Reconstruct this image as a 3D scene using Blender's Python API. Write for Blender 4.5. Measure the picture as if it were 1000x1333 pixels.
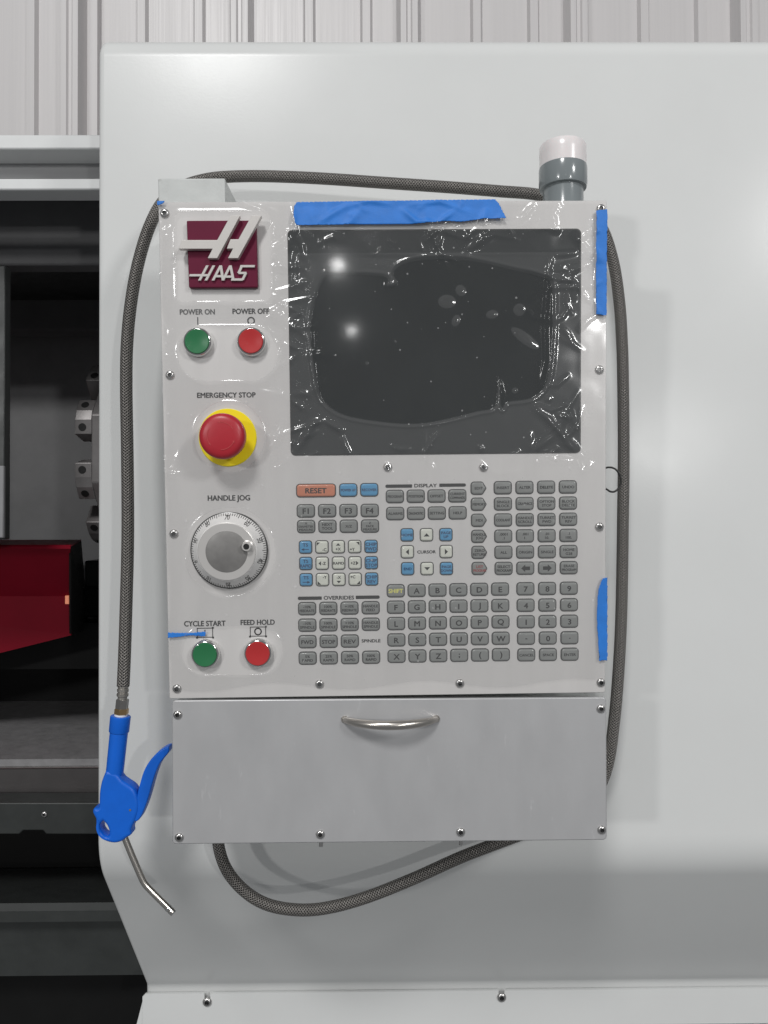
import bpy, bmesh, math, random
import numpy as np
from mathutils import Matrix, Vector
random.seed(7); np.random.seed(7)
PI = math.pi
scene = bpy.context.scene
col = scene.collection
for o in list(bpy.data.objects): bpy.data.objects.remove(o)

# ------------------------------------------------------------------ camera, world, lamps, exposure
CZ = 1.35
cam_d = bpy.data.cameras.new('camera'); cam = bpy.data.objects.new('camera', cam_d); col.objects.link(cam)
CAMR = Matrix.Rotation(-.008, 3, 'Z') @ Matrix.Rotation(PI/2 + math.radians(1.0), 3, 'X') @ Matrix.Rotation(-.005, 3, 'Z')
cam.matrix_world = Matrix.Translation((0, 0, CZ)) @ CAMR.to_4x4()
cam_d.sensor_fit = 'VERTICAL'; cam_d.sensor_height = 36; cam_d.lens = 36*1000/1333
cam_d.clip_start = .01; cam_d.clip_end = 200
scene.camera = cam
scene.render.resolution_x = 768; scene.render.resolution_y = 1024
scene.render.engine = 'CYCLES'
scene.cycles.transparent_max_bounces = 16
vs = scene.view_settings
vs.view_transform = 'Standard'; vs.look = 'None'; vs.exposure = .07; vs.gamma = 1; vs.use_curve_mapping = False

world = bpy.data.worlds.new('World'); scene.world = world; world.use_nodes = True
bg = world.node_tree.nodes['Background']
bg.inputs[0].default_value = (.94, .97, 1, 1); bg.inputs[1].default_value = .175

def area(name, loc, target, watts, size, color=(1, .995, .985), sy=None):
    d = bpy.data.lights.new(name, 'AREA'); d.energy = watts; d.color = color
    if sy: d.shape = 'RECTANGLE'; d.size = size; d.size_y = sy
    else: d.shape = 'DISK'; d.size = size
    o = bpy.data.objects.new(name, d); col.objects.link(o)
    o.location = loc
    o.rotation_euler = (Vector(target) - Vector(loc)).to_track_quat('-Z', 'Y').to_euler()
    return o
T0 = (0, .85, CZ)
area('bay_or_fill_lamp', (-2.1, -7.2, CZ+7.44), T0, 565, 2.2)                   # overhead, a little left: casts the hard button shadows
area('bay_or_fill_lamp', (2.7, -2.4, CZ+2.0), T0, 46, .7)                     # right: throws the pendant's shadow on the cabinet's left
area('bay_or_fill_lamp', (-.297, -7.05, CZ+1.88), T0, 1.7, .12)                 # far down the hall, mirrored in the screen
area('bay_or_fill_lamp', (-.155, -7.15, CZ+1.19), T0, .7, .07)
area('bay_or_fill_lamp', (3.1, -6.47, CZ+1.08), T0, 66, .24)                  # mirrored in the cabinet paint
area('bay_or_fill_lamp', (-4.6, -6.0, CZ+1.5), (-.5, 1.9, CZ), 95, .5)        # added fill from far left, brightens the machine's inside

# ------------------------------------------------------------------ pixel -> place helpers (photo pixels, 1000 x 1333)
def ray(px, py): return CAMR @ Vector(((px-500)/1000, -(py-666.5)/1000, -1))
def at(px, py, Y):                       # point of the pixel's ray at depth Y
    d = ray(px, py); return Vector((0, 0, CZ)) + d*(Y/d.y)
def frame(loc, a, b, c):                 # local X right, Y up, Z out towards the viewer
    return Matrix.Translation(Vector(loc) + Vector((0, 0, CZ))) @ (Matrix.Rotation(c, 4, 'Z') @ Matrix.Rotation(PI/2 + a, 4, 'X') @ Matrix.Rotation(b, 4, 'Z'))
PF = frame((.01008, .81415, -.17964), .06261, .00559, .00819)   # pendant face
DF = frame((.01171, .81852, -.33521), .01838, -.00124, .0067)   # drawer face
PW, PH, DW, DH = .46, .513, .46, .152
def loc(M, px, py, w=0.0):
    I = M.inverted(); o = I @ Vector((0, 0, CZ)); d = I.to_3x3() @ ray(px, py)
    t = (w - o.z)/d.z; p = o + d*t; return Vector((p.x, p.y, w))
def pp(px, py, w=0.0): return loc(PF, px, py, w)
MPX = .000806                            # metres for one photo pixel at the pendant face

# ------------------------------------------------------------------ materials
def srgb(r, g, b):
    f = lambda c: (c/255/12.92 if c/255 < .04045 else ((c/255+.055)/1.055)**2.4)
    return (f(r), f(g), f(b))
def mat(name, c, rough=.5, metal=0.0, var=0.0, vscale=20.0, bump=0.0, bscale=200.0, stretch=None, rvar=0.0, emit=0, coat=0, spec=None):
    m = bpy.data.materials.new(name); m.use_nodes = True
    nt = m.node_tree; N = nt.nodes; L = nt.links; b = N['Principled BSDF']
    b.inputs['Base Color'].default_value = (*c, 1); b.inputs['Roughness'].default_value = rough; b.inputs['Metallic'].default_value = metal
    if coat: b.inputs['Coat Weight'].default_value = coat; b.inputs['Coat Roughness'].default_value = .08
    if spec is not None: b.inputs['Specular IOR Level'].default_value = spec
    if emit: b.inputs['Emission Color'].default_value = (*c, 1); b.inputs['Emission Strength'].default_value = emit
    if var or bump or rvar:
        tc = N.new('ShaderNodeTexCoord'); mp = N.new('ShaderNodeMapping'); L.new(tc.outputs['Object'], mp.inputs[0])
        if stretch: mp.inputs['Scale'].default_value = stretch
    if var:
        n = N.new('ShaderNodeTexNoise'); n.inputs['Scale'].default_value = vscale; n.inputs['Detail'].default_value = 6; n.inputs['Roughness'].default_value = .62
        L.new(mp.outputs[0], n.inputs['Vector'])
        r = N.new('ShaderNodeMapRange'); r.inputs[1].default_value = .3; r.inputs[2].default_value = .7
        r.inputs[3].default_value = 1-var; r.inputs[4].default_value = 1+var
        L.new(n.outputs[0], r.inputs[0])
        mx = N.new('ShaderNodeVectorMath'); mx.operation = 'SCALE'; mx.inputs[0].default_value = c
        L.new(r.outputs[0], mx.inputs['Scale']); L.new(mx.outputs[0], b.inputs['Base Color'])
    if rvar:
        n2 = N.new('ShaderNodeTexNoise'); n2.inputs['Scale'].default_value = vscale*1.7; n2.inputs['Detail'].default_value = 5
        L.new(mp.outputs[0], n2.inputs['Vector'])
        r2 = N.new('ShaderNodeMapRange'); r2.inputs[1].default_value = .3; r2.inputs[2].default_value = .7
        r2.inputs[3].default_value = rough-rvar; r2.inputs[4].default_value = rough+rvar
        L.new(n2.outputs[0], r2.inputs[0]); L.new(r2.outputs[0], b.inputs['Roughness'])
    if bump:
        n3 = N.new('ShaderNodeTexNoise'); n3.inputs['Scale'].default_value = bscale; n3.inputs['Detail'].default_value = 3
        L.new(mp.outputs[0], n3.inputs['Vector'])
        bp = N.new('ShaderNodeBump'); bp.inputs['Strength'].default_value = bump; bp.inputs['Distance'].default_value = .001
        L.new(n3.outputs[0], bp.inputs['Height']); L.new(bp.outputs[0], b.inputs['Normal'])
    return m
M = {}
M['cabinet'] = mat('cabinet_paint', (.628, .636, .631), .20, var=.02, vscale=5, bump=.04, bscale=420, rvar=.03, spec=.12)
M['bracket'] = mat('bracket_paint', (.54, .555, .545), .35, var=.06, vscale=60, bump=.08, bscale=400)
M['plate'] = mat('panel_plate', (.58, .565, .555), .42, .12, var=.035, vscale=30, stretch=(1, .15, 1), rvar=.06, bump=.03, bscale=900)
M['drawer'] = mat('drawer_plate', (.465, .465, .472), .42, .35, var=.035, vscale=16, stretch=(1, .45, 1), rvar=.07, bump=.06, bscale=700)
M['wall'] = mat('wall_paint', (.59, .572, .572), .40, var=.03, vscale=120, stretch=(1, 1, .01), rvar=.05)
M['rail'] = mat('rail_paint', (.66, .67, .67), .4, var=.03)
M['rail_dark'] = mat('rail_channel', (.30, .30, .305), .35, .2, var=.1, vscale=40, stretch=(.02, 1, 1))
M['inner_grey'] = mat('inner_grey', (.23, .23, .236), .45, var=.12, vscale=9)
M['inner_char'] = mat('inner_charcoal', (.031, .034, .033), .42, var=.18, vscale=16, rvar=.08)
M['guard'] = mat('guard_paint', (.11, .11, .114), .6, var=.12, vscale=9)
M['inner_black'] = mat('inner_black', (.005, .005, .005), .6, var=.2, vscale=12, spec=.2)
M['tray'] = mat('tray_metal', (.26, .255, .26), .42, .2, var=.15, vscale=40, rvar=.1)
M['brown'] = mat('apron_paint', (.035, .031, .031), .45, var=.15, vscale=20)
M['red_guard'] = mat('red_guard', (.20, .004, .015), .5, var=.08, vscale=10, spec=.12)
M['steel'] = mat('steel', (.55, .54, .53), .28, 1.0, var=.06, vscale=60)
M['turret'] = mat('turret_steel', (.30, .285, .283), .36, .45, var=.1, vscale=40)
M['chrome'] = mat('chrome', (.72, .72, .71), .13, 1.0)
M['satin'] = mat('satin_nickel', (.56, .53, .49), .30, 1.0)
M['brass'] = mat('brass', (.50, .34, .17), .3, 1.0)
M['fitting'] = mat('fitting_steel', (.44, .42, .39), .36, .9, var=.08, vscale=200)
M['nut'] = mat('nut_steel', (.30, .29, .28), .32, .9)
M['dark_steel'] = mat('dark_steel', (.10, .10, .10), .3, 1.0)
M['glass'] = mat('screen_glass', (.034, .037, .038), .065, var=.1, vscale=8)
M['bezel'] = mat('screen_frame', (.022, .023, .023), .35)
M['key_grey'] = mat('key_grey', (.215, .222, .215), .3, var=.04, vscale=90, coat=.25)
M['key_recess_shade'] = mat('key_recess_shade', (.035, .036, .036), .5)  # dark flange colour stands in for the recess shadow round each key
M['key_blue'] = mat('key_blue', (.075, .27, .47), .3, var=.04, vscale=90, coat=.25)
M['key_cream'] = mat('key_cream', (.60, .61, .545), .3, var=.04, vscale=90, coat=.25)
M['key_orange'] = mat('key_orange', (.52, .19, .11), .3, var=.04, vscale=90, coat=.25)
M['ink'] = mat('ink', (.018, .018, .018), .6)
M['ink_soft'] = mat('ink_worn', (.085, .085, .085), .6)
M['ink_yellow'] = mat('ink_yellow', (.62, .60, .16), .5)
M['ink_red'] = mat('ink_red', (.28, .05, .05), .5)
M['ink_blue'] = mat('ink_navy', (.02, .05, .12), .5)
M['green'] = mat('green_cap', (.022, .16, .062), .3, coat=.2)
M['red'] = mat('red_cap', (.44, .028, .03), .3, coat=.2)
M['estop'] = mat('emergency_red', (.40, .018, .03), .36, var=.05, vscale=80)
M['estop_mark'] = mat('emergency_mark', (.46, .05, .055), .4)
M['yellow'] = mat('yellow_disc', (.90, .73, .008), .4, var=.03)
M['maroon'] = mat('badge_maroon', (.115, .004, .028), .4, var=.05, vscale=50, spec=.25)
M['emblem'] = mat('badge_silver', (.61, .585, .56), .35, .35, var=.03, vscale=60)
M['dial_plate'] = mat('dial_silver', (.68, .66, .64), .35, .55, var=.03)
M['dial_cone'] = mat('dial_cone', (.64, .63, .62), .38, .0, var=.02, spec=.35)
M['dial_face'] = mat('dial_face', (.21, .204, .198), .4, .2, var=.14, vscale=60)
M['tape'] = mat('blue_tape', (.016, .175, .60), .55, var=.09, vscale=70, bump=.25, bscale=900)
M['gun_blue'] = mat('gun_blue', (.005, .118, .60), .38, var=.05, vscale=60, bump=.04, bscale=500, spec=.35)
M['beacon_grey'] = mat('beacon_grey', (.20, .222, .23), .16)
M['lens'] = mat('beacon_lens', (.76, .72, .72), .22)
M['cable'] = mat('black_cable', (.012, .012, .012), .45)
M['white_ring'] = mat('white_seal', (.75, .75, .74), .5)
M['amber'] = mat('amber_indicator', (1.0, .36, .2), .4, emit=.25)
M['hole'] = mat('bore_shade', (.008, .008, .008), .6)  # near-black plugs paint the shade inside bores
def add_scuffs(m, scale, stretch, lim, amount, colr):       # thin pale handling scratches with shapes of their own
    nt = m.node_tree; N = nt.nodes; L = nt.links; b = N['Principled BSDF']
    tc = N.new('ShaderNodeTexCoord'); mp = N.new('ShaderNodeMapping'); mp.inputs['Scale'].default_value = stretch; mp.inputs['Rotation'].default_value = (0, 0, .12); L.new(tc.outputs['Object'], mp.inputs[0])
    n = N.new('ShaderNodeTexNoise'); n.inputs['Scale'].default_value = scale; n.inputs['Detail'].default_value = 4; n.inputs['Roughness'].default_value = .75; L.new(mp.outputs[0], n.inputs['Vector'])
    r = N.new('ShaderNodeMapRange'); r.inputs[1].default_value = lim; r.inputs[2].default_value = lim+.1; r.inputs[4].default_value = amount; L.new(n.outputs[0], r.inputs[0])
    mx = N.new('ShaderNodeMix'); mx.data_type = 'RGBA'; mx.inputs['B'].default_value = (*colr, 1); L.new(r.outputs[0], mx.inputs['Factor'])
    src = b.inputs['Base Color'].links[0].from_socket; L.new(src, mx.inputs['A']); L.new(mx.outputs['Result'], b.inputs['Base Color'])
add_scuffs(M['drawer'], 60, (1, .22, 1), .64, .5, (.66, .66, .67))
add_scuffs(M['bracket'], 45, (1, 1, .6), .60, .45, (.36, .355, .34))
add_scuffs(M['gun_blue'], 130, (1, .3, 1), .66, .25, (.06, .2, .6))
b = M['lens'].node_tree.nodes['Principled BSDF']; b.inputs['Subsurface Weight'].default_value = .3; b.inputs['Subsurface Radius'].default_value = (.01, .008, .008)

def braid_mat():
    m = bpy.data.materials.new('braided_steel'); m.use_nodes = True
    nt = m.node_tree; N = nt.nodes; L = nt.links; b = N['Principled BSDF']
    uv = N.new('ShaderNodeUVMap'); uv.uv_map = 'UVMap'; sp = N.new('ShaderNodeSeparateXYZ'); L.new(uv.outputs[0], sp.inputs[0])
    def math_(op, a, c):
        n = N.new('ShaderNodeMath'); n.operation = op
        for i, v in enumerate((a, c)):
            if v is None: continue
            if isinstance(v, (int, float)): n.inputs[i].default_value = v
            else: L.new(v, n.inputs[i])
        return n.outputs[0]
    a = math_('MULTIPLY', sp.outputs[0], 2*PI/.0034)      # along, metres
    v = math_('MULTIPLY', sp.outputs[1], 2*PI*10)          # round
    s1 = math_('SINE', math_('ADD', a, v), None); s2 = math_('SINE', math_('SUBTRACT', a, v), None)
    h = math_('MAXIMUM', s1, s2)
    r = N.new('ShaderNodeValToRGB'); L.new(math_('MULTIPLY_ADD', h, .5), r.inputs[0])
    h.node.id_data
    r.color_ramp.elements[0].position = .15; r.color_ramp.elements[0].color = (.02, .019, .018, 1)
    r.color_ramp.elements[1].position = 1.0; r.color_ramp.elements[1].color = (.27, .255, .24, 1)
    for n in N:
        if n.type == 'MATH' and n.operation == 'MULTIPLY_ADD': n.inputs[2].default_value = .5
    L.new(r.outputs[0], b.inputs['Base Color'])
    bp = N.new('ShaderNodeBump'); bp.inputs['Strength'].default_value = .8; bp.inputs['Distance'].default_value = .0008
    L.new(h, bp.inputs['Height']); L.new(bp.outputs[0], b.inputs['Normal'])
    b.inputs['Metallic'].default_value = .55; b.inputs['Roughness'].default_value = .36
    return m
M['braid'] = braid_mat()

def film_mat():
    m = bpy.data.materials.new('clear_film'); m.use_nodes = True
    nt = m.node_tree; N = nt.nodes; L = nt.links
    for n in list(N): N.remove(n)
    out = N.new('ShaderNodeOutputMaterial')
    tr = N.new('ShaderNodeBsdfTransparent'); tr.inputs[0].default_value = (.97, .97, .97, 1)
    gl = N.new('ShaderNodeBsdfGlossy'); gl.inputs['Roughness'].default_value = .13
    df = N.new('ShaderNodeBsdfDiffuse'); df.inputs[0].default_value = (.8, .8, .8, 1)
    fr = N.new('ShaderNodeLayerWeight'); pw = N.new('ShaderNodeMath'); pw.operation = 'POWER'; pw.inputs[1].default_value = 4.0; L.new(fr.outputs['Facing'], pw.inputs[0])
    at_ = N.new('ShaderNodeAttribute'); at_.attribute_name = 'veil'
    mu = N.new('ShaderNodeMath'); mu.operation = 'MULTIPLY_ADD'; mu.inputs[1].default_value = .55; mu.inputs[2].default_value = .055
    L.new(pw.outputs[0], mu.inputs[0])
    mu2 = N.new('ShaderNodeMath'); mu2.operation = 'MULTIPLY'; L.new(mu.outputs[0], mu2.inputs[0]); L.new(at_.outputs['Fac'], mu2.inputs[1])
    hz = N.new('ShaderNodeMath'); hz.operation = 'MULTIPLY'; hz.inputs[1].default_value = .055; L.new(at_.outputs['Fac'], hz.inputs[0])
    tc = N.new('ShaderNodeTexCoord'); nz = N.new('ShaderNodeTexNoise'); nz.inputs['Scale'].default_value = 24; nz.inputs['Detail'].default_value = 0
    L.new(tc.outputs['Object'], nz.inputs['Vector'])
    bp = N.new('ShaderNodeBump'); bp.inputs['Strength'].default_value = .10; bp.inputs['Distance'].default_value = .002
    L.new(nz.outputs[0], bp.inputs['Height']); L.new(bp.outputs[0], gl.inputs['Normal'])
    vo = N.new('ShaderNodeTexVoronoi'); vo.inputs['Scale'].default_value = 125; vo.inputs['Randomness'].default_value = 1; L.new(tc.outputs['Object'], vo.inputs['Vector'])
    sx = N.new('ShaderNodeSeparateColor'); L.new(vo.outputs['Color'], sx.inputs[0])
    th = N.new('ShaderNodeMapRange'); th.inputs[1].default_value = .55; th.inputs[2].default_value = 1.0; th.inputs[3].default_value = 0; th.inputs[4].default_value = .14; L.new(sx.outputs[0], th.inputs[0])
    lt = N.new('ShaderNodeMath'); lt.operation = 'LESS_THAN'; L.new(vo.outputs['Distance'], lt.inputs[0]); L.new(th.outputs[0], lt.inputs[1])
    du = N.new('ShaderNodeMath'); du.operation = 'MULTIPLY_ADD'; du.inputs[1].default_value = .22; L.new(lt.outputs[0], du.inputs[0]); L.new(hz.outputs[0], du.inputs[2])
    m1 = N.new('ShaderNodeMixShader'); L.new(du.outputs[0], m1.inputs[0]); L.new(tr.outputs[0], m1.inputs[1]); L.new(df.outputs[0], m1.inputs[2])
    m2 = N.new('ShaderNodeMixShader'); L.new(mu2.outputs[0], m2.inputs[0]); L.new(m1.outputs[0], m2.inputs[1]); L.new(gl.outputs[0], m2.inputs[2])
    L.new(m2.outputs[0], out.inputs[0])
    return m
M['film'] = film_mat()

# ------------------------------------------------------------------ mesh helpers
WM = {}                                   # world matrix of every built object
def link(o, M_, parent=None):
    col.objects.link(o); WM[o] = M_.copy()
    if parent is not None:
        o.parent = parent; o.matrix_parent_inverse = Matrix.Identity(4)
        o.matrix_basis = WM[parent].inverted() @ M_
    else: o.matrix_basis = M_
    return o
def tag(o, label, cat=None, group=None, kind=None):
    if label: o['label'] = label
    if cat: o['category'] = cat
    if group: o['group'] = group
    if kind: o['kind'] = kind
    return o
def empty(name, M_, parent=None):
    o = bpy.data.objects.new(name, None); o.empty_display_size = .05
    return link(o, M_, parent)
def obj(name, me, M_, parent=None, bevel=0, seg=2):
    o = bpy.data.objects.new(name, me); link(o, M_, parent)
    if bevel:
        md = o.modifiers.new('bevel', 'BEVEL'); md.width = bevel; md.segments = seg; md.limit_method = 'ANGLE'; md.angle_limit = math.radians(35)
        md.harden_normals = False
    return o
class MB:
    def __init__(s): s.v = []; s.f = []; s.m = []; s.uv = None
    def add(s, vs, fs, m=0):
        k = len(s.v); s.v += [tuple(x) for x in vs]; s.f += [tuple(i+k for i in f) for f in fs]; s.m += [m]*len(fs); return s
    def box(s, a, b, m=0):
        x0, y0, z0 = a; x1, y1, z1 = b
        x0, x1 = min(x0, x1), max(x0, x1); y0, y1 = min(y0, y1), max(y0, y1); z0, z1 = min(z0, z1), max(z0, z1)
        return s.add([(x0,y0,z0),(x1,y0,z0),(x1,y1,z0),(x0,y1,z0),(x0,y0,z1),(x1,y0,z1),(x1,y1,z1),(x0,y1,z1)],
                     [(0,3,2,1),(4,5,6,7),(0,1,5,4),(1,2,6,5),(2,3,7,6),(3,0,4,7)], m)
    def loft(s, rings, m=0, cap0=True, cap1=True, ms=None):       # rings of equal count, CCW seen from the end
        n = len(rings[0]); k = len(s.v)
        for r in rings: s.v += [tuple(p) for p in r]
        for i in range(len(rings)-1):
            for j in range(n):
                a = k+i*n+j; b_ = k+i*n+(j+1) % n
                s.f.append((a, b_, b_+n, a+n)); s.m.append(ms[i] if ms else m)
        if cap0: s.f.append(tuple(k+j for j in reversed(range(n)))); s.m.append(ms[0] if ms else m)
        if cap1: s.f.append(tuple(k+(len(rings)-1)*n+j for j in range(n))); s.m.append(ms[-1] if ms else m)
        return s
    def prism(s, pts, z0, z1, m=0):                                # 2-D outline in XY, extruded along Z
        ar = sum(pts[i][0]*pts[(i+1) % len(pts)][1]-pts[(i+1) % len(pts)][0]*pts[i][1] for i in range(len(pts)))
        if ar < 0: pts = list(reversed(pts))
        return s.loft([[(p[0], p[1], z0) for p in pts], [(p[0], p[1], z1) for p in pts]], m)
    def lathe(s, prof, n=40, m=0, ms=None, c=(0, 0), cap0=False, cap1=True):
        rings = [[(c[0]+r*math.cos(2*PI*j/n), c[1]+r*math.sin(2*PI*j/n), z) for j in range(n)] for r, z in prof]
        return s.loft(rings, m, cap0, cap1, ms)
    def tube(s, path, rad, n=12, m=0, uv=False):
        path = [Vector(p) for p in path]; rings = []; up = None; acc = 0; us = []
        for i, p in enumerate(path):
            t = (path[min(i+1, len(path)-1)] - path[max(i-1, 0)]).normalized()
            if up is None:
                up = Vector((0, 0, 1)) if abs(t.z) < .9 else Vector((0, 1, 0))
            up = (up - t*up.dot(t)).normalized(); sd = t.cross(up)
            r = rad[i] if isinstance(rad, (list, tuple)) else rad
            rings.append([p + (up*math.cos(2*PI*j/n) + sd*-math.sin(2*PI*j/n))*r for j in range(n)])
            if i: acc += (p-path[i-1]).length
            us.append(acc)
        rings = [list(reversed(r)) for r in rings]
        k = len(s.f); s.loft(rings, m)
        if uv:
            s.uv = []
            for i in range(len(rings)-1):
                for j in range(n): s.uv.append([(us[i], j/n), (us[i], (j+1)/n), (us[i+1], (j+1)/n), (us[i+1], j/n)])
            s.uv += [[(0, 0)]*n, [(0, 0)]*n]
        return s
    def mesh(s, name, *mats, smooth=True, angle=.6):
        me = bpy.data.meshes.new(name); me.from_pydata(s.v, [], s.f)
        for m in mats: me.materials.append(m)
        me.polygons.foreach_set('material_index', s.m)
        if s.uv:
            l = me.uv_layers.new(name='UVMap'); l.data.foreach_set('uv', [c for f in s.uv for p in f for c in p])
        me.update()
        if smooth:
            me.polygons.foreach_set('use_smooth', [True]*len(me.polygons)); me.set_sharp_from_angle(angle=angle)
        return me
def rounded(pts, r, d=0.0, n=4):          # convex CCW outline inset by d, corners of radius r
    N = len(pts); P = [Vector(p[:2]) for p in pts]; out = []
    E = []
    for i in range(N):
        t = (P[(i+1) % N]-P[i]).normalized(); nn = Vector((-t.y, t.x)); E.append((P[i]+nn*d, t, nn))
    for i in range(N):
        p0, t0, n0 = E[i-1]; p1, t1, n1 = E[i]
        den = t0.x*t1.y-t0.y*t1.x; dp = p1-p0; s = (dp.x*t1.y-dp.y*t1.x)/den; c = p0+t0*s
        rr = r[i] if isinstance(r, (list, tuple)) else r
        rr = max(rr-d, .0001); ang = math.acos(max(-1, min(1, t0.dot(t1)))); k = rr*math.tan(ang/2)
        cen = c - t0*k + n0*rr; a0 = math.atan2(-n0.y, -n0.x)
        for j in range(n+1):
            a = a0+ang*j/n; out.append((cen.x+rr*math.cos(a), cen.y+rr*math.sin(a)))
    return out
def rect(w, h): return [(-w/2, -h/2), (w/2, -h/2), (w/2, h/2), (-w/2, h/2)]
def ring3(p2, z): return [(x, y, z) for x, y in p2]
def spline(pts, n=10):                    # Catmull-Rom
    P = [Vector(p) for p in pts]; out = []
    for i in range(len(P)-1):
        a = P[max(i-1, 0)]; b_ = P[i]; c = P[i+1]; d = P[min(i+2, len(P)-1)]
        for k in range(n):
            t = k/n
            out.append(.5*((2*b_)+(c-a)*t+(2*a-5*b_+4*c-d)*t*t+(3*b_-a-3*c+d)*t**3))
    return out+[P[-1]]
def sheet(sdf, bb, step, hf):             # thin sheet kept where sdf(u,v)<0, edge vertices pulled onto the outline; arrays in, arrays out
    us = np.arange(bb[0], bb[1]+step, step); vv = np.arange(bb[2], bb[3]+step, step)
    U, V = np.meshgrid(us, vv); S = sdf(U, V); nu = len(us); nv = len(vv)
    q = np.arange(nu*nv).reshape(nv, nu)
    F = np.stack([q[:-1, :-1], q[:-1, 1:], q[1:, 1:], q[1:, :-1]], -1).reshape(-1, 4)
    s = S.ravel(); cnt = (s[F] < 0).sum(1); F = F[cnt >= 2]
    used = np.unique(F); U = U.ravel().copy(); V = V.ravel().copy()
    for _ in range(3):
        e = 1e-5; s = sdf(U, V); gx = (sdf(U+e, V)-s)/e; gy = (sdf(U, V+e)-s)/e; g = np.maximum(gx*gx+gy*gy, .2)
        k = s > 0; U = np.where(k, U-s*gx/g, U); V = np.where(k, V-s*gy/g, V)
    mp = -np.ones(nu*nv, int); mp[used] = np.arange(len(used))
    return U[used], V[used], mp[F], hf(U[used], V[used])
def sheet_mesh(name, U, V, F, H, m, thick=0.0):
    me = bpy.data.meshes.new(name)
    me.from_pydata(np.stack([U, V, H], 1).tolist(), [], F.tolist()); me.materials.append(m)
    me.polygons.foreach_set('use_smooth', [True]*len(me.polygons)); me.update()
    return me
def poly_sdf(pts):
    P = np.array([p[:2] for p in pts])
    def f(U, V):
        d = np.full(U.shape, 1e9); ins = np.zeros(U.shape, bool)
        for i in range(len(P)):
            a = P[i]; b_ = P[(i+1) % len(P)]; ab = b_-a
            t = np.clip(((U-a[0])*ab[0]+(V-a[1])*ab[1])/(ab@ab+1e-12), 0, 1)
            d = np.minimum(d, np.hypot(U-a[0]-t*ab[0], V-a[1]-t*ab[1]))
            c = ((a[1] > V) != (b_[1] > V)) & (U < (b_[0]-a[0])*(V-a[1])/(b_[1]-a[1]+1e-15)+a[0]); ins ^= c
        return np.where(ins, -d, d)
    return f

# ------------------------------------------------------------------ lettering
TXT = {}
def prepare_text(strings):
    objs = {}
    for s in strings:
        c = bpy.data.curves.new('letters', 'FONT'); c.body = s; c.size = 1; c.offset = 0; c.resolution_u = 3
        o = bpy.data.objects.new('letters', c); col.objects.link(o); objs[s] = o
    dg = bpy.context.evaluated_depsgraph_get(); dg.update()
    for s, o in objs.items():
        me = bpy.data.meshes.new_from_object(o.evaluated_get(dg)); me.materials.clear()
        n = len(me.vertices); a = np.empty(n*3); me.vertices.foreach_get('co', a); a = a.reshape(-1, 3)
        lo, hi = a.min(0), a.max(0); TXT[s] = (a-(lo+hi)/2, [tuple(p.vertices) for p in me.polygons], hi[0]-lo[0], hi[1]-lo[1])
        bpy.data.meshes.remove(me)
    for o in objs.values():
        c = o.data; bpy.data.objects.remove(o); bpy.data.curves.remove(c)
CAP = .70                                 # capital height of the font at size 1
def put_text(mb, s, x, y, h, wmax=None, w=None, m=0, z=0.0, xs=1.0):
    a, F, tw, th = TXT[s]; sc = h/CAP; sx = sc*xs
    if w: sx = w/tw
    if wmax and tw*sx > wmax: sx = wmax/tw
    bo = .048*h if h > .0035 else .05*h
    for k, (ox, oy) in enumerate(((-1, 0), (1, 0), (0, .7), (0, -.7))): mb.add([(x+p[0]*sx+ox*bo, y+p[1]*sc+oy*bo, z+k*.00003) for p in a], F, m)

# ------------------------------------------------------------------ setting: shop wall
WY = 2.6
def wall_profile():
    S = WY/1000; f = lambda px: at(px, 20, WY).x
    items = []
    for k in range(-5, 9):
        x = 98+217*k
        items.append((x, 'major')); items.append((x+88, 'minor')); items.append((x+162, 'minor'))
    items.append((128, 'lap'))
    pts = []
    for x, t in sorted(items):
        X = f(x)
        if t == 'major': pts += [(X-16*S, 0), (X-11*S, -.05), (X-4*S, -.05), (X-2*S, -.042), (X+2*S, -.042), (X+4*S, -.05), (X+11*S, -.05), (X+16*S, 0)]
        elif t == 'minor': pts += [(X-8*S, 0), (X-5*S, -.018), (X+5*S, -.018), (X+8*S, 0)]
        else: pts += [(X-7*S, 0), (X-5*S, -.03), (X+3*S, -.03), (X+4*S, 0)]
    return pts
pr = wall_profile(); mb = MB(); n = len(pr)
mb.add([(x, WY+y, -.3) for x, y in pr]+[(x, WY+y, 4.2) for x, y in pr], [(i, i+1, i+1+n, i+n) for i in range(n-1)])
o = obj('wall', mb.mesh('wall', M['wall'], smooth=False), Matrix.Identity(4)); tag(o, 'pinkish white ribbed metal wall behind the machine', kind='structure')

# ------------------------------------------------------------------ machine enclosure
I4 = Matrix.Identity(4)
YC = .98
XL = at(126.5, 700, YC).x; XR = 1.3
ZT = at(500, 46, YC+.01).z; ZB = at(500, 1124, YC).z
YB = at(190, 1283, 1).x; YB = XL/YB       # depth where the same left edge reaches that pixel
ZS = at(190, 1284, YB).z
enc = empty('lathe_enclosure', Matrix.Translation((XL, YC, ZS-.1)))
tag(enc, 'large pale grey painted sheet metal lathe enclosure with slanted lower front', 'machine')
def W(name, mb, m, bevel=0, parent=enc, seg=2, smooth=True, **k):
    ms = m if isinstance(m, (list, tuple)) else [m]
    return obj(name, mb.mesh(name, *ms, smooth=smooth, **k), I4, parent, bevel, seg)
def yz_prism(prof, x0, x1):               # profile in (y, z), extruded along X
    mb = MB(); ar = sum(prof[i][0]*prof[(i+1) % len(prof)][1]-prof[(i+1) % len(prof)][0]*prof[i][1] for i in range(len(prof)))
    if ar < 0: prof = list(reversed(prof))
    return mb.loft([[(x0, y, z) for y, z in prof], [(x1, y, z) for y, z in prof]])
R_ = .034; prof = [(YC+.40, ZT), (YC+.06, ZT)]
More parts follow.
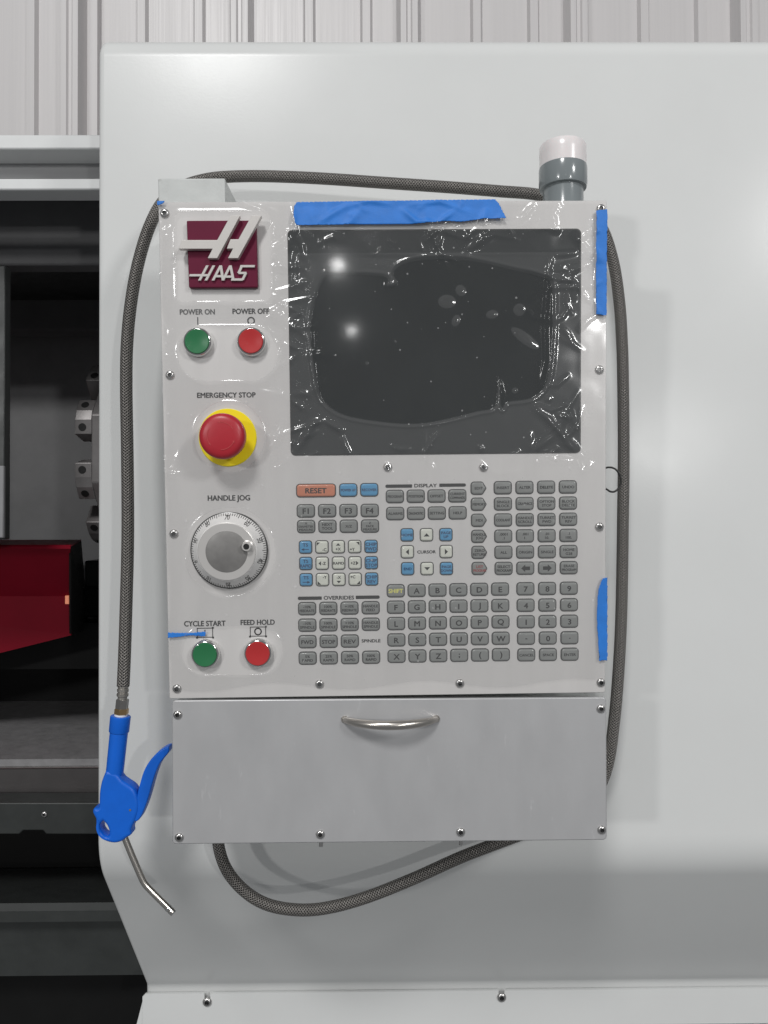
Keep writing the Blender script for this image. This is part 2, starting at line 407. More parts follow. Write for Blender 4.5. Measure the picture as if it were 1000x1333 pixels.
prof += [(YC+R_-R_*math.sin(a), ZT-R_+R_*math.cos(a)) for a in np.linspace(0, PI/2, 10)]
# bend to the slanted lower front
d1 = Vector((0, -1)); d2 = Vector((YB-YC, ZS-ZB)).normalized(); c = Vector((YC, ZB)); k = .034
for t in np.linspace(0, 1, 9):
    p = (c-d1*k)*(1-t)**2 + c*2*t*(1-t) + (c+d2*k)*t*t; prof.append((p.x, p.y))
prof += [(YB, ZS), (YB, ZS-.025), (YC+.40, ZS-.025)]
W('cabinet_panel', yz_prism(prof, XL, XR), M['cabinet'], .008, seg=4, angle=.5)
# base panel with two hanging slots
z1 = at(500, 1291, YB-.009).z; z0 = at(500, 1337, YB-.009).z
xb = at(188, 1300, YB).x
def base_outline():
    P = [(xb, z0), (XR, z0), (XR, z1)]
    for px in (653, 270):
        x = at(px, 1290, YB-.009).x; s = .0045; r = .006
        P += [(x+s, z1), (x+s, z1-.010), (x-s, z1-.010), (x-s, z1)]
    P += [(xb+.004, z1), (xb, z1-.004)]
    return P
BF = Matrix.Translation((0, YB, 0)) @ Matrix.Rotation(PI/2, 4, 'X')
o = obj('base_panel', MB().prism(base_outline(), .0055, .009).mesh('base_panel', M['cabinet'], smooth=False), BF, enc)
mb = MB(); a = at(186, 1302, YB-.007); b_ = at(190, 1296, YB-.007); c = at(189, 1345, YB-.007); d = at(175, 1345, YB-.007)
P = [a, b_, c, d]; mb.add([(p.x, p.y, p.z) for p in P]+[(p.x, p.y+.02, p.z) for p in P], [(3,2,1,0),(4,5,6,7),(0,1,5,4),(1,2,6,5),(2,3,7,6),(3,0,4,7)])
W('base_wing', mb, M['cabinet'], smooth=False)

def screw_mesh():
    r = .0047
    return MB().lathe([(r*.98, 0), (r, .0006), (r*.93, .0015), (r*.75, .0023), (r*.50, .0026), (r*.46, .0026), (r*.40, .0009)], 20, ms=[0]*5+[1, 1]).mesh('screw', M['steel'], M['dark_steel'], angle=.9)
SCREW = screw_mesh()
for px, py in ((270, 1304), (653, 1298)):
    p = at(px, py, YB-.009); o = obj('screw', SCREW, Matrix.Translation((p.x, YB-.0088, p.z)) @ Matrix.Rotation(PI/2, 4, 'X') @ Matrix.Scale(1.5, 4), enc)
# rails left of the cabinet
XW = -1.6
def zat(py, Y, px=70): return at(px, py, Y).z
def rail(name, pa, pb, Y, dep, m, x1=XL+.02):
    mb = MB().box((XW, Y, zat(pb, Y)), (x1, Y+dep, zat(pa, Y))); return W(name, mb, m, .0025)
rail('top_rail', 175, 194, 1.12, .10, M['rail'])
rail('rail_channel', 193, 234, 1.165, .03, M['rail_dark'])
rail('door_rail', 232, 247, 1.12, .04, M['rail'])
rail('rail_lip', 247, 251, 1.135, .02, M['rail_dark'])
# interior shell; roof and unseen side wall added to keep it dark
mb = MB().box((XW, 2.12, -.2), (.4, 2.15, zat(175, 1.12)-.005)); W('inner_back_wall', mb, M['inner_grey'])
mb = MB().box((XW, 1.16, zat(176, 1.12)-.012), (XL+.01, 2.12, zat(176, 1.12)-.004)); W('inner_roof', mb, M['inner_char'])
mb = MB().box((XW-.02, 1.12, -.2), (XW, 2.15, zat(176, 1.12))); W('unseen_side_wall', mb, M['inner_char'])
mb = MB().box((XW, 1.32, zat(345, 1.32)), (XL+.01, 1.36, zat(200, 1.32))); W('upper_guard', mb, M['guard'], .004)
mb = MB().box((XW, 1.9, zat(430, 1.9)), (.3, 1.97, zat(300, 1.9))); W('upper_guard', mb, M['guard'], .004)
# left door edge
mb = MB().box((-1.0, 1.24, zat(702, 1.24)), (at(6, 600, 1.24).x, 1.26, zat(345, 1.24))); W('window_frame', mb, M['inner_char'], .002)
mb = MB().box((-1.0, 1.232, zat(700, 1.235)), (at(6, 650, 1.235).x, 1.2395, zat(606, 1.235))); W('latch_plate', mb, M['inner_grey'], .002)
# chip tray steps
def slab(name, a, b_, m, th=.012, x0=XW, x1=.35, bevel=0):
    (pa, ya), (pb, yb) = a, b_; A = Vector((ya, zat(pa, ya))); B = Vector((yb, zat(pb, yb))); t = (B-A).normalized(); nn = Vector((t.y, -t.x))
    if nn.x < 0: nn = -nn
    return W(name, yz_prism([A, B, B+nn*th, A+nn*th], x0, x1), m, bevel, smooth=False)
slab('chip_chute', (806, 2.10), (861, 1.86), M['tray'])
slab('chute_shadow', (859, 1.86), (960, 1.855), M['inner_black'])  # black sheet in place of the shadow under the red cover
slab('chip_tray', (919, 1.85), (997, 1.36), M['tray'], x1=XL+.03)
slab('lip_highlight', (996, 1.362), (1000, 1.356), M['steel'], th=.004, x1=XL+.03)  # bright strip put in as the highlight along the tray's edge
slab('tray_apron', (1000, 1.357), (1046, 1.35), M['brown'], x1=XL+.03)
# ledge with a notch
yl = 1.29; F_ = lambda px, py: (at(px, py, yl).x, at(px, py, yl).z)
P = [F_(-500, 1045), F_(150, 1045), F_(150, 1086), F_(60, 1086), F_(56, 1081), F_(30, 1081), F_(25, 1086), F_(-500, 1086)]
o = obj('ledge_plate', MB().prism(P, 0, .05).mesh('ledge_plate', M['inner_char'], smooth=False), Matrix.Translation((0, yl+.05, 0)) @ Matrix.Rotation(PI/2, 4, 'X'), enc, .002)
p = at(58, 1060, yl); obj('screw', SCREW, Matrix.Translation((p.x, yl+.0003, p.z)) @ Matrix.Rotation(PI/2, 4, 'X') @ Matrix.Scale(1.1, 4), enc)
slab('recess_shade', (1080, 1.55), (1150, 1.55), M['inner_black'])  # black sheet painted for the unlit void below the ledge
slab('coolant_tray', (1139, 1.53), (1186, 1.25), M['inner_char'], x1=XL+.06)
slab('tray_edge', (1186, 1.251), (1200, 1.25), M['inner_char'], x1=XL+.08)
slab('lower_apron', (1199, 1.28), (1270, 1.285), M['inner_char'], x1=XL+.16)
slab('base_void_shade', (1262, 1.36), (1500, 1.36), M['inner_black'], x1=.5)  # black backing, darkness of the void underneath put into its colour

# ------------------------------------------------------------------ tool turret, red cover and tailstock block inside the machine
TRr = .204; ty = 1.43+TRr*math.cos(PI/10); tz = zat(584, 1.43); tx = at(119, 584, 1.43).x
XA = Matrix.Translation((tx, ty, tz)) @ Matrix.Rotation(PI/2, 4, 'Y')        # local Z along the lathe axis, local -Y towards the operator
tur = empty('tool_turret', Matrix.Translation((tx, ty, tz)))
tag(tur, 'steel lathe tool turret with bored tool blocks half hidden behind the cabinet edge', 'turret')
n = 10; cs = [Vector((TRr*math.cos(2*PI*j/n), TRr*math.sin(2*PI*j/n))) for j in range(n)]
mb = MB().loft([[(c.x, c.y, z) for c in cs] for z in (0, .12)])
obj('turret_disc', mb.mesh('turret_disc', M['turret'], smooth=False), XA, tur, .002)
mb = MB().lathe([(.05, .1), (.05, .9)], 24, cap0=True); obj('spindle_housing', mb.mesh('spindle_housing', M['inner_char']), XA, tur)
BORE = MB().lathe([(.0072, -.001), (.0072, .0009)], 18, cap0=True).mesh('bore_shade', M['hole'])
q0 = cs[0]; e1 = (cs[1]-cs[0]).normalized(); e2 = (cs[-1]-cs[0]).normalized(); L1 = .037; ch = .010; rad_ = Vector((1, 0))
pts = [q0+e2*L1, q0+e2*ch, q0+e1*ch, q0+e1*L1, q0+e1*(L1-.004)-rad_*.045, q0+e2*(L1-.004)-rad_*.045]
BLK = MB().prism([(p.x+rad_.x*.002, p.y) for p in pts], -.030, .001).mesh('tool_block', M['turret'], smooth=False)
for j in range(n):
    m_ = XA @ Matrix.Rotation(2*PI*j/n, 4, 'Z')
    bo = obj('tool_block', BLK, m_, tur, .0012)
    for e in (e1, e2):
        c = q0+e*.024; nn = Vector((e.y, -e.x)) if e is e1 else Vector((-e.y, e.x))
        obj('bore_shade', BORE, m_ @ Matrix.Translation((c.x+.002, c.y, -.016)) @ Vector((nn.x, nn.y, 0)).to_track_quat('Z', 'Y').to_matrix().to_4x4(), bo)

prof = [(1.74, zat(703, 1.74)), (1.40, zat(711, 1.40)), (1.49, zat(776, 1.49))]
rg = empty('red_cover', Matrix.Translation((-.6, 1.5, zat(850, 1.45))))
tag(rg, 'dark red folded sheet metal cover inside the machine', 'cover')
xr = at(92, 760, 1.45).x
def quad_strip(P, th=.004):                # P: list of ((x,y,z),(x,y,z)) left/right pairs
    mb = MB(); A = [p[0] for p in P]; B = [p[1] for p in P]; n = len(P)
    for i in range(n-1):
        q = [Vector(A[i]), Vector(B[i]), Vector(B[i+1]), Vector(A[i+1])]
        nn = (q[1]-q[0]).cross(q[3]-q[0]).normalized()*th
        if nn.y < 0 and abs(nn.y) > .0002: nn = -nn
        if abs(nn.y) <= .0002 and nn.z > 0: nn = -nn
        vs_ = [tuple(x) for x in q]+[tuple(x+nn) for x in q]
        mb.add(vs_, [(0,1,2,3),(7,6,5,4),(0,4,5,1),(1,5,6,2),(2,6,7,3),(3,7,4,0)])
    return mb
def at3(px, py, Y): p = at(px, py, Y); return (p.x, p.y, p.z)
W('top_plate', quad_strip([(at3(-300, 703, 1.74), at3(106, 702.5, 1.74)), (at3(-300, 712, 1.37), at3(92, 711.5, 1.37))]), M['red_guard'], parent=rg, smooth=False)
W('front_plate', quad_strip([(at3(-300, 712, 1.37), at3(91.5, 711.5, 1.37)), (at3(-300, 777, 1.47), at3(92, 776, 1.47))]), M['red_guard'], parent=rg, smooth=False)
W('skirt_plate', quad_strip([(at3(-300, 777, 1.47), at3(92, 776, 1.47)), (at3(-300, 925, 1.475), at3(92.5, 827, 1.475))]), M['red_guard'], parent=rg, smooth=False)
mb = MB(); P = [at3(92.5, 712, 1.375), at3(92.8, 828, 1.477), at3(116, 818, 1.70), at3(106, 704, 1.74)]
mb.add(P+[(x-.004, y+.001, z) for x, y, z in P], [(0,1,2,3),(7,6,5,4),(0,4,5,1),(1,5,6,2),(2,6,7,3),(3,7,4,0)]); W('end_plate', mb, M['inner_black'], parent=rg, smooth=False)
p = at(88.5, 780, 1.465); mb = MB().box((p.x-.0045, 1.462, p.z-.009), (p.x+.0035, 1.48, p.z+.007)); W('indicator_light', mb, M['amber'], .001, parent=rg)
ts = empty('tailstock_block', Matrix.Translation((at(115, 800, 1.6).x, 1.6, zat(806, 1.6))))
tag(ts, 'black tailstock block with a chrome ring beside the red cover', 'machine part')
mb = MB().box(at3(98, 804, 1.62), (at(170, 770, 1.62).x, 1.80, zat(766, 1.62))); W('block', mb, M['inner_black'], .004, parent=ts)
mb = MB().box(at3(110, 765.5, 1.66), (at(170, 770, 1.62).x, 1.80, zat(730, 1.66))); W('cap_block', mb, M['inner_char'], .004, parent=ts)
p = at(103, 781, 1.615); RX = Matrix.Translation(p) @ Matrix.Rotation(PI/2, 4, 'X')
obj('chrome_ring', MB().lathe([(.006, 0), (.0075, .004), (.0105, .004), (.012, 0)], 24, cap1=False).mesh('chrome_ring', M['chrome']), RX @ Matrix.Scale(1.3, 4, (0, 1, 0)), ts)
for zz in (-.26,):                                     # slide the block and turret ride on, out of sight
    mb = MB().box((XW, 1.6, zat(860, 1.7)), (.3, 1.84, zat(804, 1.7))); W('slide_way', mb, M['inner_black'])

# ------------------------------------------------------------------ control pendant
pen = empty('control_pendant', PF)
tag(pen, 'wall mounted grey machine control pendant with keypad, dark screen and drawer below', 'control panel')
def P_(name, mb, m, T=(0, 0, 0), parent=pen, bevel=0, seg=2, Mx=PF, **k):
    ms = m if isinstance(m, (list, tuple)) else [m]
    me = mb if isinstance(mb, bpy.types.Mesh) else mb.mesh(name, *ms, **k)
    T = T if isinstance(T, Matrix) else Matrix.Translation(T)
    return obj(name, me, Mx @ T, parent, bevel, seg)
# face plate: origin of PF is the middle of its lower edge
plate = MB().prism(rounded([(-PW/2, 0), (PW/2, 0), (PW/2, PH), (-PW/2, PH)], .002), -.003, 0)
P_('face_plate', plate, M['plate'], bevel=.0006)
P_('housing', MB().box((-PW/2+.006, .006, -.105), (PW/2-.006, PH-.006, -.0031)), M['bracket'], bevel=.003)
mb = MB().box((-.10, .16, -.17), (.10, .36, -.104)); P_('support_arm', mb, M['bracket'])
# bracket on top left
a = pp(205.5, 232, -.03); b_ = pp(293.5, 258, -.03)
P_('mounting_bracket', MB().box((a.x, PH-.02, -.10), (b_.x, a.y, -.03)), M['bracket'], bevel=.0015)

# screen
sc = [pp(*q) for q in ((380, 592), (757, 591), (755.5, 298), (373, 299))]
cx = sum(p.x for p in sc)/4; cy = sum(p.y for p in sc)/4
sw = .5*((sc[1]-sc[0]).length+(sc[2]-sc[3]).length); sh = .5*((sc[3]-sc[0]).length+(sc[2]-sc[1]).length)
scr = P_('screen', MB().prism(rounded(rect(sw, sh), .005), 0, .0007), M['bezel'], (cx, cy, 0), bevel=.0003)
P_('screen_glass', MB().prism(rounded(rect(sw-.003, sh-.003), .004), .0007, .0011), M['glass'], (cx, cy, 0), parent=scr)

# --- lettering tables
LABELS = [('POWER ON', 234.4, 279.6, 406, 6.6, 'ink_soft'), ('POWER OFF', 303, 350.4, 405.2, 6.6, 'ink'), ('EMERGENCY STOP', 256.9, 332.7, 514.3, 6.4, 'ink'),
          ('HANDLE JOG', 270.8, 325.5, 649.2, 6.8, 'ink'), ('CYCLE START', 240, 293.6, 811.6, 6.8, 'ink'), ('FEED HOLD', 313.6, 357.6, 810, 6.6, 'ink'),
          ('DISPLAY', 539.6, 568.7, 632, 4.4, 'ink'), ('OVERRIDES', 421.6, 460.9, 778, 4.8, 'ink'), ('SPINDLE', 471, 495.3, 834.1, 4.0, 'ink'), ('CURSOR', 543.4, 567.2, 718.4, 3.8, 'ink')]
K = []      # kind, px, py, w, h, colour, lines
def block(c00, c01, c10, rows, w=23.2, h=17.0, colr='key_grey', kind='r', size=None):   # corner key centres: first, last in first row, first of last row
    nr = len(rows); nc = max(len(r) for r in rows)
    for i, r in enumerate(rows):
        for j, t in enumerate(r):
            if t is None: continue
            fx = j/(nc-1) if nc > 1 else 0; fy = i/(nr-1) if nr > 1 else 0
            x = c00[0]+(c01[0]-c00[0])*fx+(c10[0]-c00[0])*fy; y = c00[1]+(c01[1]-c00[1])*fx+(c10[1]-c00[1])*fy
            c = colr; tt = t
            if isinstance(t, tuple) and t[0] in ('B', 'C'): c = 'key_blue' if t[0] == 'B' else 'key_cream'; tt = t[1]
            K.append((kind, x, y, w, h, c, tt))
K.append(('r', 411.5, 638.5, 51, 17.3, 'key_orange', 'RESET!'))
K.append(('r', 453.5, 638, 23.2, 17.3, 'key_blue', 'POWER UP')); K.append(('r', 480.8, 637.6, 23.2, 17.3, 'key_blue', 'RECOVER'))
block((398.2, 665.1), (481.4, 664.5), (398.6, 685.4), [['F1!', 'F2!', 'F3!', 'F4!'], ['X|DIAMETER|MEASURE', 'NEXT|TOOL', 'X/Z', 'Z|FACE|MEASURE']])
block((397.8, 712.3), (483.1, 711.3), (398.6, 754.8), [
    [('B', 'TS|<-'), ('C', '@ul;-C'), ('C', '@u;+X'), ('C', '@ur;+Y'), ('B', 'CHIP|FWD')],
    [('B', 'TS|RAPID'), ('C', '@l;-Z'), ('C', 'RAPID'), ('C', '@r;+Z'), ('B', 'CHIP|STOP')],
    [('B', 'TS|->'), ('C', '@dl;-Y'), ('C', '@d;-X'), ('C', '@dr;+C'), ('B', 'CHIP|REV')]], w=17, h=17, kind='s')
block((399.9, 792.4), (482.6, 791.2), (400.6, 856.9), [
    ['-10%|FEEDRATE', '100%|FEEDRATE', '+10%|FEEDRATE', 'HANDLE|FEED'], ['-10%|SPINDLE', '100%|SPINDLE', '+10%|SPINDLE', 'HANDLE|SPINDLE'],
    ['FWD*', 'STOP*', 'REV*', None], ['5%|RAPID', '25%|RAPID', '50%|RAPID', '100%|RAPID']])
block((514.2, 646.3), (595.5, 645.4), (514.6, 668.5), [['PROGRAM', 'POSITION', 'OFFSET', 'CURRENT|COMMANDS'], ['ALARMS', 'DIAGNOSTIC', 'SETTING', 'HELP']])
block((530.1, 696.3), (580.6, 696), (530.8, 740.4), [[('B', 'HOME'), ('C', '@u;'), ('B', 'PAGE|UP')], [('C', '@l;'), None, ('C', '@r;')], [('B', 'END'), ('C', '@d;'), ('B', 'PAGE|DOWN')]], w=17, h=17, kind='s')
block((623.2, 635.5), (623.2, 635.5), (624.4, 740), [['EDIT'], ['MEMORY'], ['MDI'], ['HANDLE|JOG'], ['ZERO|RETURN'], ['LIST|PROGRAM']], w=20.4, h=16.9, kind='p')
block((654.7, 634.9), (739.5, 633.9), (655.8, 740), [
    ['INSERT', 'ALTER', 'DELETE', 'UNDO'], ['SINGLE|BLOCK', 'GRAPHICS', 'OPTION|STOP', 'BLOCK|DELETE'], ['COOLANT', 'HANDLE|SCROLL', 'TURRET|FWD', 'TURRET|REV'],
    ['.0001|.1', '.001|1.', '.01|10.', '.1|100.'], ['ALL', 'ORIGIN', 'SINGLE', 'HOME|G28'], ['SELECT|PROGRAM', '@L;', '@R;', 'ERASE|PROGRAM']])
block((515.3, 769.1), (651.2, 766.9), (516.4, 854.5), [['SHIFT~', 'A!', 'B!', 'C!', 'D!', 'E!'], [c+'!' for c in 'FGHIJK'], [c+'!' for c in 'LMNOPQ'], [c+'!' for c in 'RSTUVW'], [c+'!' for c in 'XYZ;()']])
block((684.2, 766.5), (740.7, 765.8), (685.3, 852.5), [['7!', '8!', '9!'], ['4!', '5!', '6!'], ['1!', '2!', '3!'], ['-!', '0!', '.!'], ['CANCEL', 'SPACE', 'ENTER']])
strings = set(l[0] for l in LABELS)
for k in K:
    t = k[6]
    if t.startswith('@'): t = t.split(';')[1]
    for s in t.rstrip('!*~').split('|'):
        if s and s not in ('<-', '->'): strings.add(s)
strings |= {str(i) for i in range(0, 100, 10)} | {'I', 'O'}
prepare_text(sorted(strings))

for s, x0, x1, y, h, ink in LABELS:
    a = pp(x0, y); b_ = pp(x1, y); c = (a+b_)/2; mb = MB(); put_text(mb, s, 0, 0, h*MPX, w=(b_-a).length)
    P_('lettering', mb, M[ink], (c.x, c.y, .00025), smooth=False)
def bar(x0, x1, y, h, end):
    a = pp(x0, y); b_ = pp(x1, y); w = (b_-a).length; hh = h*MPX
    r = [hh*.12]*4
    for e in end: r[e] = hh*.46
    P_('header_bar', MB().loft([ring3(rounded(rect(w, hh), r), 0), ring3(rounded(rect(w, hh), r), .0002)]), M['ink'], ((a.x+b_.x)/2, (a.y+b_.y)/2, 0), smooth=False)
bar(501.8, 536.6, 632.8, 4.3, (0, 3)); bar(572, 606.6, 631.5, 4.3, (1, 2)); bar(387.8, 419, 778.7, 4.4, (0, 3)); bar(463.2, 494.4, 777.4, 4.4, (1, 2))
def ring_mark(px, py, r, t):
    c = pp(px, py); mb = MB(); n = 28
    mb.add([((r-t*k)*MPX*math.cos(2*PI*j/n), (r-t*k)*MPX*math.sin(2*PI*j/n), 0) for k in (0, 1) for j in range(n)], [(j, (j+1) % n, n+(j+1) % n, n+j) for j in range(n)])
    P_('off_mark', mb, M['ink'], (c.x, c.y, .00025), smooth=False)
ring_mark(327, 417.6, 5.0, 1.7); ring_mark(336, 822, 5.0, 1.6)
c = pp(257.6, 418); P_('on_mark', MB().box((-.0005, -.004, 0), (.0005, .004, .0002)), M['ink'], c)
for cxp, cyp in ((267, 823.6), (336, 822.1)):
    c = pp(cxp, cyp); w = 10.4*MPX; h = 6.4*MPX; t = .0007; mb = MB()
    mb.box((-w, -h, 0), (w, -h+t, .0002)).box((-w, h-t, 0), (w, h, .0002)).box((-w, -h+t, 0), (-w+t, h-t, .0002)).box((w-t, -h+t, 0), (w, h-t, .0002))
    for sx, sy in ((-1, -1), (1, 1), (1, -1)): mb.box((sx*w-.0009, sy*h-.0009, .0002), (sx*w+.0009, sy*h+.0009, .0003))
    P_('cycle_mark', mb, M['ink'], (c.x, c.y, .0001), smooth=False)
c = pp(267, 823.6); P_('on_mark', MB().box((-.0005, -.003, 0), (.0005, .003, .0002)), M['ink'], c)

# --- keys
KEYMESH = {}
def key_mesh(kind, w, h, m):
    if (kind, w, h, m) in KEYMESH: return KEYMESH[(kind, w, h, m)]
    W_ = w*MPX; H_ = h*MPX
    if kind == 'p': base = [(-W_/2, -H_/2), (W_*.24, -H_/2), (W_/2, 0), (W_*.24, H_/2), (-W_/2, H_/2)]; r = [.0035, .003, .0016, .003, .0035]
    else: base = rect(W_, H_); r = .0036 if kind == 'r' else .0030
    spec = [(-.0002, 0), (-.0002, .0005), (.0006, .0005), (.0007, .0011), (.0011, .0017), (.0018, .0021), (.0026, .0022)]
    rings = [ring3(rounded(base, r, d), z) for d, z in spec]
    me = MB().loft(rings, cap0=False, ms=[1, 1, 1, 0, 0, 0, 0]).mesh('key', M[m], M['key_recess_shade'], angle=.9)
    KEYMESH[(kind, w, h, m)] = me; return me
ZK = .00225
def arrow(mb, kind, cx_, cy_, s):
    T = {'u': [(-1, -.55), (1, -.55), (0, .55)], 'd': [(-1, .55), (0, -.55), (1, .55)], 'l': [(-.6, 0), (.5, -1), (.5, 1)], 'r': [(.6, 0), (-.5, 1), (-.5, -1)],
         'ul': [(-.8, .8), (-.8, -.7), (.7, .8)], 'ur': [(.8, .8), (-.7, .8), (.8, -.7)], 'dl': [(-.8, -.8), (.7, -.8), (-.8, .7)], 'dr': [(.8, -.8), (.8, .7), (-.7, -.8)]}
    if kind in T: mb.add([(cx_+x*s, cy_+y*s, 0) for x, y in T[kind]], [(0, 1, 2)])
    elif kind in 'LR':
        q = [(-1.1, 0), (-.1, -.95), (-.1, -.45), (1.1, -.45), (1.1, .45), (-.1, .45), (-.1, .95)]; sg = 1 if kind == 'L' else -1
        q = [(cx_+x*s*sg, cy_+y*s*sg, 0) for x, y in q]; mb.add(q, [(0, 1, 6), (1, 2, 5, 6), (2, 3, 4, 5)])
for kind, px, py, w, h, colr, t in K:
    p = pp(px, py, .001)
    ko = P_('key', key_mesh(kind, w, h, colr), None, (p.x, p.y, 0))
    mb = MB(); W_ = w*MPX; H_ = h*MPX; ink = 'ink'
    if t.startswith('@'):
        k_, s = t[1:].split(';'); q = .0032
        pos = {'ul': (-.55, .5), 'u': (0, .42), 'ur': (.5, .5), 'l': (-.38, 0), 'r': (.38, 0), 'dl': (-.5, -.5), 'd': (0, -.42), 'dr': (.5, -.5)}
        if not s: arrow(mb, k_, 0, 0, .0031 if k_ not in 'LR' else .0042)
        else:
            x, y = pos[k_]; arrow(mb, k_, x*W_/2*.9, y*H_/2*.9, .0024)
            put_text(mb, s, -x*W_/2*.72, -y*H_/2*.8, .0030, wmax=.0062)
    elif t.endswith('!'):
        s = t[:-1]; put_text(mb, s, 0, -.0002, (7.0 if s != 'RESET' else 6.6)*MPX if s not in '.-' else 6*MPX, w=27*MPX if s == 'RESET' else None, xs=1.08)
    elif t.endswith('*'): put_text(mb, t[:-1], 0, -.0002, 5.0*MPX, w=(15.5 if t != 'STOP*' else 17)*MPX)
    elif t.endswith('~'): put_text(mb, t[:-1], 0, 0, 5.2*MPX, w=18.5*MPX); ink = 'ink_yellow'
    else:
        L_ = t.split('|'); n = len(L_); big = t.startswith(('CHIP', 'TS')); hh = (3.3 if n < 3 else 2.7)*MPX*(1.25 if big else 1); dy = (5.0 if n < 3 else 4.1)*MPX*(1.2 if big else 1)
        if t in ('LIST|PROGRAM', 'ZERO|RETURN'): ink = 'ink_red' if t[0] == 'L' else 'ink'
        if colr == 'key_blue': ink = 'ink_blue'
        for i, s in enumerate(L_):
            y = (n-1)/2*dy-i*dy
            if s in ('<-', '->'):
                sg = 1 if s == '->' else -1; l = .0036
                mb.add([(-l, y-.0004, 0), (l, y-.0004, 0), (l, y+.0004, 0), (-l, y+.0004, 0)], [(0, 1, 2, 3)])
                mb.add([(sg*l*1.25, y, 0), (sg*l*.35, y+.0015, 0), (sg*l*.35, y-.0015, 0)], [(0, 1, 2) if sg > 0 else (0, 1, 2)])
            else: put_text(mb, s, 0, y, hh, wmax=W_*(.80 if kind != 's' else .84), xs=1.1)
    if mb.f: P_('legend', mb, M[ink], (p.x, p.y, ZK), parent=ko, smooth=False)

# --- screws
for px, py in ((214, 277), (783, 271), (221, 488), (781, 481), (226, 695), (781, 686), (230, 897), (416, 891), (599, 890), (783, 889), (505, 608), (630, 608)):
    p = pp(px, py, .002); P_('screw', SCREW, None, Matrix.Translation((p.x, p.y, -.0001)) @ Matrix.Rotation(random.random(), 4, 'Z'))

# --- push buttons
def push_button(px, py, m, lab):
    p = pp(px, py, .003); r = .0149
    bz = P_('push_button', MB().lathe([(r*1.0, 0), (r*1.0, .004), (r*.97, .0062), (r*.92, .0075), (r*.86, .0078), (r*.84, .0068)], 44, cap1=False), M['chrome'], (p.x, p.y, 0), angle=.9)
    bz['label'] = lab
    P_('button_cap', MB().lathe([(r*.845, .003), (r*.845, .0082), (r*.80, .0090), (r*.72, .0089), (r*.45, .0082), (r*.1, .0079)], 44), M[m], (p.x, p.y, 0), parent=bz, angle=.9)
push_button(258, 445.6, 'green', 'green button under the words POWER ON'); push_button(327.6, 445.2, 'red', 'red button under the words POWER OFF')
push_button(268, 851, 'green', 'green button under the words CYCLE START'); push_button(336.4, 849.6, 'red', 'red button under the words FEED HOLD')

# --- emergency stop
p = pp(296.7, 569.8); r = 37*MPX
es = P_('emergency_stop', MB().lathe([(r, 0), (r, .0012), (r-.0006, .0018)], 56), M['yellow'], (p.x, p.y, 0), angle=.5)
es['label'] = 'red mushroom emergency stop on a yellow disc'
r = 29.8*MPX*.957
P_('stop_stem', MB().lathe([(r*.70, .0018), (r*.70, .014), (r*.66, .024)], 32), M['estop'], (p.x, p.y, 0), parent=es)
P_('mushroom_cap', MB().lathe([(r*.66, .019), (r*.93, .020), (r, .0225), (r, .0290), (r*.985, .0315), (r*.94, .0335), (r*.86, .0350), (r*.76, .0358), (r*.55, .0364), (r*.30, .0368), (r*.06, .0369)], 56), M['estop'], (p.x, p.y, 0), parent=es, angle=.9)
for k in range(3):
    a0 = .5+k*2*PI/3; mb = MB(); n = 14; ri, ro = r*.58, r*.61
    q = [(rr*math.cos(a0+1.1*j/n), rr*math.sin(a0+1.1*j/n), 0) for rr in (ri, ro) for j in range(n+1)]
    mb.add(q, [(j, n+1+j, n+2+j, j+1) for j in range(n)])
    e = a0+1.1; mb.add([(r*.55*math.cos(e), r*.55*math.sin(e), .0), (r*.65*math.cos(e), r*.65*math.sin(e), 0), (r*.60*math.cos(e+.2), r*.60*math.sin(e+.2), 0)], [(0, 1, 2)])
    P_('arrow_mark', mb, M['estop_mark'], (p.x, p.y, .0366), parent=es, smooth=False)

# --- jog dial
p = pp(299.2, 716); R0 = 49.6*MPX
jd = P_('jog_dial', MB().lathe([(R0*.97, 0), (R0, .001), (R0, .0036), (R0*.985, .0042)], 72), M['dark_steel'], (p.x, p.y, 0), angle=.9)
jd['label'] = 'silver handle jog dial with numbered scale'
zc0, zc1, rc0, rc1 = .0040, .0158, R0*.975, R0*.765
cone = P_('scale_ring', MB().lathe([(R0*.985, .0036), (rc0, zc0), (rc1, zc1), (rc1*.97, .0160), (rc1*.95, .0166)], 72), M['dial_cone'], (p.x, p.y, 0), parent=jd, angle=.4)
P_('knob_face', MB().lathe([(rc1*.97, .0150), (rc1*.97, .0172), (rc1*.95, .0176)], 72), M['dial_plate'], (p.x, p.y, 0), parent=jd, angle=.5)
P_('dial_disc', MB().lathe([(R0*.535, .0170), (R0*.535, .0178), (R0*.525, .0180)], 60), M['dial_face'], (p.x, p.y, 0), parent=jd, angle=.5)
def cone_pt(r_, a, off=.00015):
    t = (rc0-r_)/(rc0-rc1); z = zc0+(zc1-zc0)*t; nx, nz = (zc1-zc0), (rc0-rc1); l = math.hypot(nx, nz)
    return ((r_+nx/l*off)*math.cos(a), (r_+nx/l*off)*math.sin(a), z+nz/l*off)
mb = MB()
for k in range(100):
    a = PI/2+2*PI*k/100; r1 = rc0*.99; r2 = rc0*(.93 if k % 5 else .905); da = .008
    mb.add([cone_pt(r1, a-da), cone_pt(r1, a+da), cone_pt(r2, a+da), cone_pt(r2, a-da)], [(0, 1, 2, 3)])
P_('scale_marks', mb, M['ink'], (p.x, p.y, 0), parent=jd, smooth=False)
